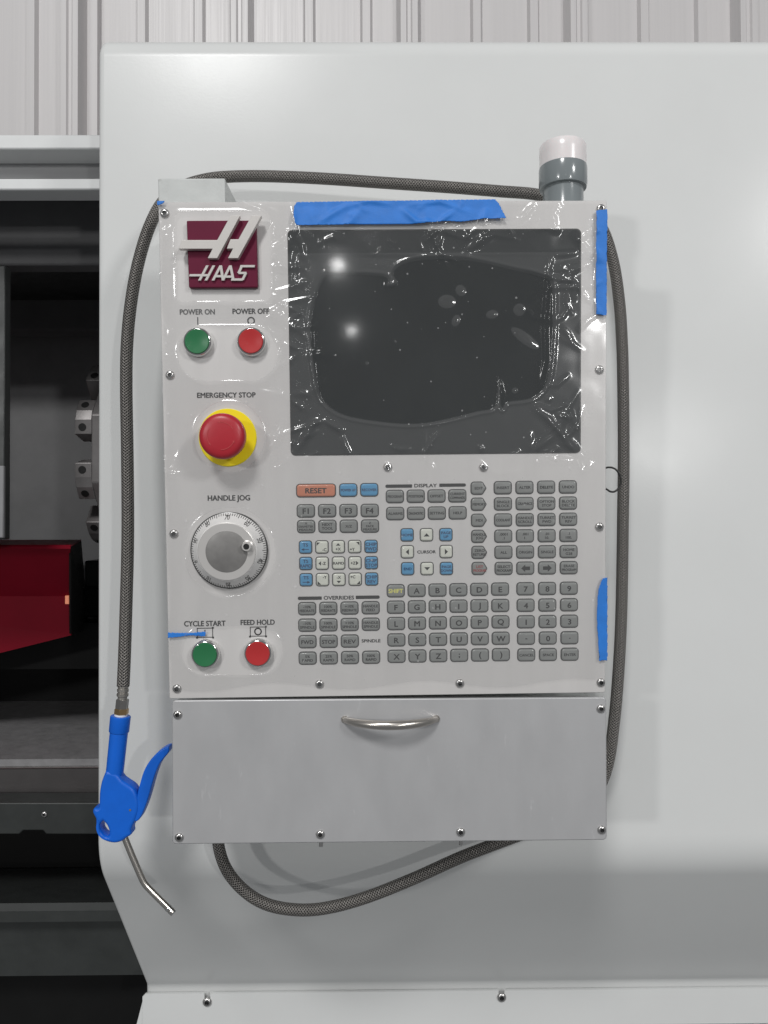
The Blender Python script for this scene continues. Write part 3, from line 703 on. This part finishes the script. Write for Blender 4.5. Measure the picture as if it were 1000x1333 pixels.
for k in range(10):
    v = (70+10*k) % 100; a = PI/2+2*PI*k/10; s = str(v); A_, F__, tw, th = TXT[s]; mb = MB(); vs_ = []
    for q in A_:
        x = q[0]*.0058*.95; y = q[1]*.0058; rr = R0*.865+y*1.1; vs_.append(cone_pt(rr, a-x/rr, .0002))
    mb.add(vs_, F__); P_('scale_number', mb, M['ink'], (p.x, p.y, 0), parent=jd, smooth=False)
q = pp(321, 711.5, .022)
P_('crank_knob', MB().lathe([(.0062, .0165), (.0062, .0175), (.0050, .0182), (.0048, .0230), (.0042, .0236), (.0031, .0236), (.0030, .0226)], 28, ms=[0]*5+[1]), [M['dial_plate'], M['dark_steel']], (q.x, q.y, 0), parent=jd, angle=.7)

# --- badge
bd = empty('badge', PF @ Matrix.Translation(pp(290, 331)), pen); bd['label'] = 'maroon square badge with raised silver letters'
q4 = [pp(*q, .004) for q in ((246.6, 375), (336, 374.6), (334, 287.6), (243.6, 288))]
def b2(x, y, w): return pp(200+x/5, 220+y/5, w)[:2]
P_('badge_plate', MB().prism(rounded([(q.x, q.y) for q in q4], .0012), 0, .006), M['maroon'], parent=bd, bevel=.0008)
wE = .013
E1 = [(507, 305), (357+13, 558), (357, 578), (410, 578), (557, 305)]
E1 = [(501, 303), (563, 303), (414, 580), (352, 580), (384, 519), (163, 519), (184, 462), (414, 462)]
E2 = [(638, 303), (702, 303), (549, 580), (484, 580), (517, 518), (476, 518), (500, 457), (552, 457)]
for E_ in (E1, E2):
    P_('emblem_stroke', MB().prism([b2(x, y, wE) for x, y in E_], .0058, wE), M['emblem'], parent=bd, bevel=.0003, smooth=False)
def stroke(mb, pts, t, z0, z1):            # horizontal-width pen, like slanted lettering
    for (x0, y0), (x1, y1) in zip(pts[:-1], pts[1:]):
        if abs(y1-y0) < 1: q = [(min(x0, x1)-t*.3, y0-t*.42), (max(x0, x1)+t*.3, y0-t*.42), (max(x0, x1)+t*.1, y0+t*.42), (min(x0, x1)-t*.5, y0+t*.42)]
        else: q = [(x0-t/2, y0), (x0+t/2, y0), (x1+t/2, y1), (x1-t/2, y1)]
        mb.prism([b2(x, y, z1) for x, y in q], z0, z1-random.random()*.0001)
wL = .0085
GL = [[[(298, 725), (350, 627)], [(340, 725), (392, 627)], [(240, 691), (358, 691)]],
      [[(386, 725), (437, 627)], [(437, 627), (452, 725)], [(405, 697), (440, 697)]],
      [[(450, 725), (500, 627)], [(500, 627), (520, 725)], [(470, 700), (505, 700)]],
      [[(512, 719), (578, 719)], [(578, 722), (600, 676)], [(560, 676), (600, 676)], [(553, 676), (574, 632)], [(570, 632), (655, 632)]]]
for g in GL:
    mb = MB()
    for s in g: stroke(mb, s, 17, .0058, wL)
    P_('badge_letter', mb, M['emblem'], parent=bd, smooth=False)

# --- drawer below
p0 = loc(DF, 507, 1003)
dr = empty('drawer', DF, pen); dr['label'] = 'grey metal drawer front with bow handle'
def D_(name, mb, m, T=(0, 0, 0), parent=dr, bevel=0, **k): return P_(name, mb, m, T, parent, bevel, Mx=DF, **k)
D_('drawer_front', MB().prism(rounded([(-DW/2, 0), (DW/2, 0), (DW/2, DH), (-DW/2, DH)], .004), -.004, 0), M['drawer'], bevel=.0013)
D_('drawer_body', MB().box((-DW/2+.006, .008, -.10), (DW/2-.006, DH-.012, -.0041)), M['bracket'])
D_('drawer_side_lip', MB().box((-DW/2+.003, .003, -.02), (DW/2-.003, DH-.003, -.0041)), M['cabinet'])
for px, py in ((231, 931), (783, 923), (233, 1091), (417, 1087), (600, 1084), (784, 1081)):
    p = loc(DF, px, py, .002); D_('screw', SCREW, None, Matrix.Translation((p.x, p.y, -.0001)) @ Matrix.Rotation(random.random(), 4, 'Z'))
for px in (418, 600):
    p = loc(DF, px, 1100, -.012); D_('stud', MB().lathe([(.0022, 0), (.0022, .016), (.0016, .017)], 12, cap0=True), M['steel'], Matrix.Translation((p.x, -.0085, -.012)) @ Matrix.Rotation(-PI/2, 4, 'X'))
a = loc(DF, 449, 936.5); b_ = loc(DF, 568, 935.5); path = []; rad = []
for i in range(141):
    t = i/140; s = math.sin(PI*t); w = .025*s**.62-.001
    x = a.lerp(b_, t); path.append((x.x, x.y, w)); rad.append(.0031+.0017*s**.6)
hd = MB().tube(path, rad, 18); D_('handle', hd, M['satin'], angle=1.0)
for e in (a, b_): D_('handle_foot', MB().lathe([(.0040, 0), (.0038, .0012), (.0030, .0020)], 20), M['satin'], (e.x, e.y, 0))

# --- beacon on top
zb = -.055; pb = pp(733.5, 262, zb); 
rB = .0262
BM = Matrix.Translation(PF @ Vector((pb.x, PH-.008, zb)))
bc = empty('status_beacon', BM, pen); bc['label'] = 'white lensed status beacon on a grey collar'
zt = lambda py: (at(733, py, BM.translation.y-.02).z-BM.translation.z)
r1 = rB*.84
obj('beacon_neck', MB().lathe([(r1*1.12, -.012), (r1*1.10, .0), (r1, .006), (r1, zt(228))], 48).mesh('beacon_neck', M['beacon_grey'], angle=.5), BM, bc)
obj('beacon_collar', MB().lathe([(r1*.98, zt(237)), (rB*.96, zt(236)), (rB, zt(231)), (rB, zt(210)), (rB*.985, zt(208)), (rB*.97, zt(208))], 48).mesh('beacon_collar', M['beacon_grey'], angle=.5), BM, bc)
obj('beacon_lens', MB().lathe([(rB*.965, zt(210)), (rB*.975, zt(190)), (rB*.965, zt(181)), (rB*.92, zt(178.5)), (rB*.3, zt(177.5))], 48).mesh('beacon_lens', M['lens'], angle=.7), BM, bc)

# ------------------------------------------------------------------ clear protective film
def P2(L_): return np.array([pp(x, y)[:2] for x, y in L_])
def rr_sdf(px0, py0, px1, py1, r):
    a = pp(px0, py1); b_ = pp(px1, py0); c = ((a.x+b_.x)/2, (a.y+b_.y)/2); hx = abs(b_.x-a.x)/2; hy = abs(b_.y-a.y)/2; r *= MPX
    def f(U, V):
        X = np.abs(U-c[0])-hx+r; Y = np.abs(V-c[1])-hy+r
        return np.hypot(np.maximum(X, 0), np.maximum(Y, 0))+np.minimum(np.maximum(X, Y), 0)-r
    return f
cuts = [rr_sdf(231, 277, 352, 393, 8), rr_sdf(233, 424, 361, 496, 34), rr_sdf(254, 522, 344, 614, 44), rr_sdf(243, 660, 358, 776, 57), rr_sdf(237, 814, 368, 878, 32)]
cl_px = [(165, 285), (330, 290), (345, 318), (372, 308), (360, 280), (400, 250), (500, 240), (600, 248), (700, 270), (780, 290), (815, 312), (820, 400), (815, 520), (800, 600), (760, 640), (690, 652), (672, 668), (662, 578), (655, 662), (600, 680), (500, 705), (420, 715), (330, 710), (220, 690), (160, 650), (140, 590), (125, 500), (122, 420), (140, 340)]
cl = spline([(*pp(350+x/2.222, 230+y/2.222)[:2], 0) for x, y in cl_px+[cl_px[0]]], 5)[:-1]
cling = poly_sdf([(p.x, p.y) for p in cl])
bub = [((555, 330), 15, 17, .5), ((645, 399), 18, 13, .2), ((724, 386), 18, 18, 0), ((541, 417), 12, 18, -.4), ((740, 468), 50, 16, -.65), ((711, 619), 9, 9, 0), ((515, 362), 26, 20, 0), ((366, 477), 5, 5, 0), ((284, 540), 6, 6, 0)]
def bubbles(U, V):
    d = np.full(U.shape, 1.0)
    for (x, y), a, b_, th in bub:
        c = pp(350+x/2.222, 230+y/2.222); ca, sa = math.cos(th), math.sin(th); X = (U-c.x)*ca+(V-c.y)*sa; Y = -(U-c.x)*sa+(V-c.y)*ca; k = MPX/2.222
        d = np.minimum(d, (np.hypot(X/(a*k), Y/(b_*k))-1)*min(a, b_)*k)
    return d
def fold_noise(U, V, s, seed):
    rs = np.random.RandomState(seed); h = 0*U
    for k in range(7):
        a = rs.uniform(0, PI); f_ = s*rs.uniform(.5, 1.6); h = h+np.sin(f_*(U*math.cos(a)+V*math.sin(a))+rs.uniform(0, 6)+1.3*np.sin(f_*.6*(V*math.cos(a)-U*math.sin(a))+rs.uniform(0, 6)))
    return h/7
creases = [  # pixel polyline, height mm, half width mm
    ([(384, 590), (396, 572), (409, 552), (420, 545)], 3.0, 4.5), ([(420, 546), (436, 556), (450, 563)], 2.2, 3.5), ([(384, 588), (370, 602), (358, 612)], 1.6, 3),
    ([(718, 332), (713, 352), (708, 420), (709, 470), (700, 520)], 2.4, 3.0), ([(735, 342), (742, 365), (747, 395)], 2.0, 2.5), ([(752, 330), (720, 334)], 1.4, 2),
    ([(690, 528), (712, 545), (735, 572), (755, 590)], 2.8, 4), ([(722, 540), (745, 545)], 1.4, 2.2), ([(735, 520), (750, 560)], 1.5, 2.5),
    ([(551, 318), (566, 304), (574, 300)], 1.8, 2.2), ([(574, 300), (582, 305), (611, 314)], 1.5, 2.2), ([(604, 300), (611, 316)], 1.2, 1.8),
    ([(376, 398), (390, 409), (377, 420)], 1.8, 2.4), ([(366, 446), (392, 456)], 1.6, 2.4), ([(352, 345), (374, 350), (388, 352)], 1.3, 2.2), ([(376, 330), (372, 300), (378, 282)], 1.2, 2.5),
    ([(406, 402), (405, 440), (409, 500), (418, 528)], 1.2, 1.6), ([(500, 358), (503, 372), (512, 372), (516, 366)], 1.2, 1.3), ([(648, 492), (652, 512), (650, 528)], 1.4, 1.4),
    ([(340, 265), (352, 300), (346, 330)], .9, 2.5), ([(210, 350), (232, 342), (240, 330)], .9, 2), ([(211, 306), (226, 296)], 1.2, 1.5), ([(345, 478), (358, 462), (362, 444)], .9, 1.4),
    ([(690, 268), (716, 282), (722, 298)], 1.3, 2.4), ([(755, 270), (765, 288), (764, 310)], 1.2, 2.2), ([(768, 385), (776, 402), (788, 420)], 1.0, 2), ([(770, 300), (774, 330), (770, 380)], .8, 2.5),
    ([(500, 596), (505, 612), (512, 618)], 1.1, 2.4), ([(620, 596), (632, 612), (650, 616), (690, 612)], 1.1, 2), ([(690, 603), (720, 598), (752, 600)], .9, 2.4), ([(560, 600), (566, 618)], .8, 2.2),
    ([(345, 590), (360, 575), (372, 540)], .9, 2.2), ([(240, 575), (226, 610), (238, 632)], .8, 2.2), ([(350, 660), (366, 700), (356, 750)], .6, 2), ([(380, 865), (420, 868), (468, 880), (475, 900)], .6, 2),
    ([(212, 470), (216, 560), (220, 640)], .7, 1.6), ([(222, 750), (226, 860)], .5, 1.6), ([(776, 620), (782, 740)], .5, 1.8), ([(640, 880), (700, 895), (740, 890)], .5, 2.2)]
rs = np.random.RandomState(21)
creases += [([(212, 322), (300, 324), (374, 327)], .5, 1.6), ([(374, 333), (460, 331), (560, 333), (660, 331), (752, 332)], .7, 1.5), ([(756, 331), (786, 331)], .6, 1.6)]
for k in range(60):                       # small crumples round the screen and along the taped top edge
    z = rs.rand()
    if z < .35: x, y = rs.uniform(215, 785), rs.uniform(266, 330)
    elif z < .55: x, y = rs.uniform(705, 770), rs.uniform(335, 600)
    elif z < .72: x, y = rs.uniform(365, 405), rs.uniform(330, 600)
    elif z < .9: x, y = rs.uniform(380, 765), rs.uniform(560, 618)
    else: x, y = rs.uniform(210, 230), rs.uniform(280, 640)
    a = rs.uniform(0, PI); l = rs.uniform(5, 22) if k % 4 else rs.uniform(25, 60); bx = rs.uniform(-.35, .35)*l
    ca, sa = math.cos(a), math.sin(a)
    creases.append(([(x-ca*l, y-sa*l), (x-sa*bx, y+ca*bx), (x+ca*l, y+sa*l)], rs.uniform(.4, 1.1), rs.uniform(1.9, 3.4)))
for k in range(46):                        # broad soft folds
    if k < 22: x, y = rs.uniform(215, 780), rs.uniform(268, 325)
    elif k < 30: x, y = rs.uniform(690, 775), rs.uniform(340, 600)
    else: x, y = rs.uniform(345, 420), rs.uniform(340, 600)
    a = rs.uniform(0, PI); l = rs.uniform(18, 46); bx = rs.uniform(-.4, .4)*l; ca, sa = math.cos(a), math.sin(a)
    creases.append(([(x-ca*l, y-sa*l), (x-sa*bx, y+ca*bx), (x+ca*l, y+sa*l)], rs.uniform(.9, 1.9), rs.uniform(2.6, 4.5)))
cre = [(P2(L_), h*.00115, max(w, 3.0)*.0018) for L_, h, w in creases]
vf = pp(560, 330).y
def film_h(U, V):
    h = .0027+.0006*fold_noise(U, V, 60, 3)+.00022*fold_noise(U, V, 190, 5)
    up = V-vf
    h = h+np.where(up > 0, up*.052, 0)*np.clip((PH-.006-V)/.02, 0, 1)
    d = cling(U, V); db = bubbles(U, V)
    k = np.clip((d+.0006)/.0050, 0, 1); k = k*k*(3-2*k)
    hc = .00125+.0006*np.clip(-db/.003, 0, 1)
    h = h*k+hc*(1-k)
    h = h+np.where(d > 0, .0012*np.exp(-((d-.0028)/.0019)**2), 0)
    H_all = h; U_all, V_all = U, V
    for P, a, w in cre:
        ix = np.nonzero((U_all > P[:, 0].min()-w) & (U_all < P[:, 0].max()+w) & (V_all > P[:, 1].min()-w) & (V_all < P[:, 1].max()+w))
        if not len(ix[0]): continue
        U, V, h = U_all[ix], V_all[ix], H_all[ix]
        best = np.full(U.shape, 1e9); tt = 0*U; n = len(P)-1
        for i in range(n):
            A = P[i]; ab = P[i+1]-A; t = np.clip(((U-A[0])*ab[0]+(V-A[1])*ab[1])/(ab@ab), 0, 1)
            dd = np.hypot(U-A[0]-t*ab[0], V-A[1]-t*ab[1]); m_ = dd < best; best = np.where(m_, dd, best); tt = np.where(m_, (i+t)/n, tt)
        H_all[ix] = h+a*np.exp(-(best/w*2.1)**2)*np.clip(4*tt*(1-tt), 0, 1)
    U, V, h = U_all, V_all, H_all
    for c_ in cuts:
        s = c_(U, V); h = h+np.where(s > 0, .0010*np.exp(-s/.0018), 0)
    return h
x0, x1 = -PW/2+.0012, PW/2-.0012
def film_sdf(U, V):
    e = .0010*np.sin(V*70)+.0006*np.sin(V*210)
    s = np.maximum(np.maximum(x0+e-U, U-x1), np.maximum(.012+.004*np.sin(U*40)-V, V-(PH-.0012)))
    for c_ in cuts: s = np.maximum(s, -(c_(U, V)+.0007*np.sin(U*130)*np.sin(V*110)))
    return s
U, V, F_q, H = sheet(film_sdf, (x0-.003, x1+.003, .0, PH), .00062, film_h)
fm = sheet_mesh('protective_film', U, V, F_q, H, M['film'])
veil = np.clip((cling(U, V)+.0004)/.0012, 0, 1); veil = np.maximum(veil, np.clip(-bubbles(U, V)/.0006, 0, 1)*.8); veil = (.2+.8*veil)*np.where(V > vf, .62, 1.0)
at_ = fm.attributes.new('veil', 'FLOAT', 'POINT'); at_.data.foreach_set('value', veil.astype(np.float32))
film = obj('protective_film', fm, PF); tag(film, 'clear wrinkled plastic film stuck over the control panel face and screen', 'film')

# ------------------------------------------------------------------ blue masking tape
def tape(poly, label, w0=None, jag=0.0, step=.0012):
    pts = [pp(*q) for q in poly]; sd = poly_sdf([(p.x, p.y) for p in pts])
    f = (lambda U, V: sd(U, V)+jag*np.sin(U*1900+V*900)*np.sin(V*1500-U*500)) if jag else sd
    xs = [p.x for p in pts]; ys = [p.y for p in pts]
    hf = lambda U, V: np.maximum(film_h(U, V) if w0 is None else w0+0*U, .0028)+.0004+.00012*fold_noise(U, V, 260, 9)
    U, V, F_q, H = sheet(f, (min(xs)-.002, max(xs)+.002, min(ys)-.002, max(ys)+.002), step, hf)
    o = obj('tape_strip', sheet_mesh('tape_strip', U, V, F_q, H, M['tape']), PF)
    md = o.modifiers.new('thickness', 'SOLIDIFY'); md.thickness = .0002; md.offset = 0
    return tag(o, label, 'tape', 'blue masking tape holding the film')
tape([(386, 264.6), (450, 263.5), (500, 263), (560, 262), (644.7, 260.9), (650, 268), (653, 275), (658, 286), (630, 286.5), (600, 290.5), (584, 289.5), (540, 293.5), (470, 294), (386, 295), (384, 288), (382.5, 280), (383.5, 270)], 'long blue masking tape strip with ragged end above the screen', jag=.0003)
tape([(775, 275.5), (789.3, 274), (788.9, 340), (788.7, 411.5), (782, 411), (775, 410), (774.6, 340)], 'straight blue masking tape strip below the top right corner screw', jag=.00025)
tape([(789.6, 751), (783.6, 752.6), (778, 765.4), (775.6, 800.6), (778, 838), (779, 859.5), (784, 858.5), (789.6, 859)], 'torn blue masking tape strip beside the number keys', jag=.0005)
tape([(205.6, 263.0), (218, 263.0), (212, 267), (206, 269)], 'tiny blue tape corner under the mounting bracket', w0=.0028)
tape([(219.5, 822.5), (232, 823), (250, 823), (262, 822), (268, 820.8), (269, 824), (268, 827.8), (250, 826.2), (232, 828.5), (219.5, 829.5)], 'thin blue tape shred reaching into the cycle start mark', w0=.0026, jag=.0005, step=.0008)

# ------------------------------------------------------------------ braided air hose and blow gun
HY = .935
def hp(px, py, Y): return at(px, py, Y)
hose_px = [(160.5, 893, .875), (162, 860, .876), (164, 800, .88), (166.5, 700, .884), (166, 600, .888), (164.5, 500, .89), (166, 440, .89), (172, 385, .892), (182, 335, .896), (196, 292, .902), (213, 262, .915), (238, 243, .935), (268, 233.5, .940), (300, 230, .938), (350, 229.5, .935), (420, 232.5, .932), (500, 238, .930), (580, 243.5, .930), (650, 249, .930), (700, 253.5, .934), (745, 266, .94), (780, 292, .94), (797, 335, .936), (806, 390, .932), (810, 450, .93), (811.5, 520, .93), (812, 600, .93), (811, 680, .93), (810, 750, .93), (808.5, 810, .93), (805.5, 870, .93), (800, 935, .93), (790, 1000, .935), (768, 1040, .94), (720, 1070, .94), (660, 1093, .935), (600, 1116, .93), (540, 1143, .927), (480, 1167, .925), (430, 1181, .925), (390, 1184.5, .925), (350, 1178, .925), (320, 1161, .925), (297, 1135, .925), (285.5, 1105, .925), (283, 1070, .925), (284, 1045, .925)]
path = spline([hp(*q) for q in hose_px], 8)
hose = empty('air_hose', Matrix.Translation(hp(160.5, 893, .875)))
tag(hose, 'grey braided steel air hose looped around the control pendant', 'hose')
obj('braided_tube', MB().tube(path, .0070, 20, uv=True).mesh('braided_tube', M['braid'], angle=2), I4, hose)
def along(pa, pb, Y, prof, m, name, parent, n=32, ms=None):       # lathe whose axis runs from pixel pa to pb at depth Y; profile (px along, radius px)
    A = at(*pa, Y); B = at(*pb, Y); d = (B-A); L_ = d.length; q = d.to_track_quat('Z', 'Y').to_matrix().to_4x4(); lp = math.hypot(pb[0]-pa[0], pb[1]-pa[1]); s = L_/lp
    return obj(name, MB().lathe([(r*s, t*s) for t, r in prof], n, cap0=True).mesh(name, m, angle=.55), Matrix.Translation(A) @ q, parent)
along((160.8, 890), (157.8, 932), .875, [(0, 6.6), (1, 7.4), (4, 7.4), (5, 6.4), (6, 6.4), (7, 7.4), (10, 7.4), (11, 6.4), (12, 6.4), (13, 7.6), (16, 7.4), (17, 6), (24, 6)], M['fitting'], 'crimp_ferrule', hose)
along((159.8, 910), (158.4, 924), .875, [(0, 7.6), (.8, 8.3), (12, 8.3), (12.8, 7.6)], M['nut'], 'steel_nut', hose, n=6)
along((158.6, 922), (158.0, 931), .875, [(0, 8.2), (1, 9.2), (7, 9.2), (8, 8)], M['brass'], 'brass_nut', hose, n=6)

GY = .875
gun = empty('air_blow_gun', Matrix.Translation(at(150, 1090, GY)))
tag(gun, 'blue plastic air blow gun with bent steel nozzle hanging by the drawer', 'blow gun')
def gp(x, y): p = at(100+x/3.92, 860+y/3.92, GY); return (p.x, p.z)
GM = Matrix.Translation((0, GY, 0)) @ Matrix.Rotation(PI/2, 4, 'X')       # local X right, Y = world z, Z towards the viewer
def pillow(outline, half, edge, n=4):     # outline with rounded edges front and back
    ar = sum(outline[i][0]*outline[(i+1) % len(outline)][1]-outline[(i+1) % len(outline)][0]*outline[i][1] for i in range(len(outline)))
    if ar < 0: outline = list(reversed(outline))
    P = [Vector(p) for p in outline]; N = len(P); nr = []
    for i in range(N):
        t = (P[(i+1) % N]-P[i-1]).normalized(); nr.append(Vector((-t.y, t.x)))
    rings = []
    for k in list(range(n+1)): 
        a = PI/2*k/n; rings.append([(P[i]+nr[i]*edge*(1-math.sin(a))).to_tuple()+(-half+edge*(1-math.cos(a)),) for i in range(N)])
    for k in range(n+1):
        a = PI/2*(1-k/n); rings.append([(P[i]+nr[i]*edge*(1-math.sin(a))).to_tuple()+(half-edge*(1-math.cos(a)),) for i in range(N)])
    # middle rings: replace order so the silhouette is widest in the middle
    return rings
body = [(163, 552), (212, 566), (240, 598), (262, 614), (298, 640), (318, 680), (325, 735), (312, 790), (287, 845), (287, 872), (262, 888), (240, 905), (205, 913), (165, 905), (132, 886), (116, 856), (114, 815), (112, 790), (98, 762), (103, 742), (128, 735), (132, 665), (142, 606)]
sm = spline([(x, y, 0) for x, y in body+[body[0]]], 3)[:-1]
def body_mesh():
    bm = bmesh.new()
    out = [gp(p.x, p.y) for p in sm]
    hole = [gp(x, y) for x, y in [(p.x, p.y) for p in spline([(148, 800, 0), (170, 826, 0), (182, 862, 0), (173, 884, 0), (150, 878, 0), (132, 852, 0), (130, 820, 0), (148, 800, 0)], 3)[:-1]]]
    cu = bpy.data.curves.new('outline', 'CURVE'); cu.dimensions = '2D'; cu.fill_mode = 'BOTH'
    for L_ in (out, hole):
        sp = cu.splines.new('POLY'); sp.points.add(len(L_)-1); sp.use_cyclic_u = True
        for q, p in zip(sp.points, L_): q.co = (p[0], p[1], 0, 1)
    cu.extrude = .0062; cu.bevel_depth = .0035; cu.bevel_resolution = 3; cu.offset = -.0030
    o = bpy.data.objects.new('outline', cu); col.objects.link(o); dg = bpy.context.evaluated_depsgraph_get(); dg.update()
    me = bpy.data.meshes.new_from_object(o.evaluated_get(dg)); bpy.data.objects.remove(o); bpy.data.curves.remove(cu)
    me.name = 'gun_body'; me.materials.clear(); me.materials.append(M['gun_blue'])
    me.polygons.foreach_set('use_smooth', [True]*len(me.polygons)); me.set_sharp_from_angle(angle=.7)
    return me
obj('gun_body', body_mesh(), GM, gun)
along((157.3, 930.5), (147.5, 1025), GY, [(0, 8), (1.2, 8), (1.3, 12.2), (2.2, 13.0), (21.5, 12.8), (22.5, 12.2), (23, 11.5), (55, 11.3), (72, 11.2), (88, 10.2), (104, 8), (112, 4)], M['gun_blue'], 'grip', gun, n=36)
along((157.6, 929.5), (157.3, 933), GY, [(0, 8.3), (2.6, 8.3)], M['white_ring'], 'seal_ring', gun)
lev = [(478, 428), (480, 455), (452, 490), (428, 525), (405, 585), (388, 645), (372, 700), (352, 755), (330, 797), (308, 808), (298, 780), (312, 730), (320, 670), (332, 620), (352, 555), (380, 505), (418, 462), (452, 438)]
ls = spline([(x, y, 0) for x, y in lev+[lev[0]]], 3)[:-1]
obj('trigger_lever', MB().prism([gp(p.x, p.y) for p in ls], -.008, .008).mesh('trigger_lever', M['gun_blue'], angle=.7), GM, gun, .0022, 3)
p = gp(287, 746); obj('pivot_pin', MB().lathe([(.0013, .0090), (.0013, .0102)], 12, cap0=True).mesh('pivot_pin', M['steel']), GM @ Matrix.Translation((p[0], p[1], 0)), gun)
noz = spline([(*gp(x, y), 0) for x, y in ((236, 880), (270, 965), (310, 1060), (333, 1112), (350, 1142), (385, 1180), (440, 1235), (492, 1287))], 6)
obj('nozzle_tube', MB().tube(noz, .0036, 20).mesh('nozzle_tube', M['satin'], angle=1), GM, gun)
e = noz[-1]; t = (noz[-1]-noz[-3]).normalized()
obj('nozzle_tip', MB().tube([e-t*.009, e-t*.0062, e-t*.006, e-t*.0045, e-t*.0043, e-t*.003, e-t*.0028, e+t*.0006], [.0040, .0040, .0031, .0031, .0040, .0040, .0034, .0038], 16).mesh('nozzle_tip', M['chrome'], angle=.5), GM, gun)
mb = MB().tube([e+t*.0001, e+t*.0009], .0021, 12); obj('nozzle_bore_shade', mb.mesh('nozzle_bore_shade', M['hole']), GM, gun)
# ------------------------------------------------------------------ thin black cable loop at the pendant's right side
q = [(783, 612, .86), (791, 608.5, .86), (799, 609.5, .86), (805, 615, .86), (808.5, 624, .86), (807, 633, .86), (801, 639.5, .86), (795, 640, .86), (790, 637, .86), (783, 634, .86)]
o = obj('cable_loop', MB().tube(spline([at(*a) for a in q], 6), .0011, 8).mesh('cable_loop', M['cable'], angle=2), I4)
tag(o, 'thin black cable loop sticking out beside the control panel', 'cable')
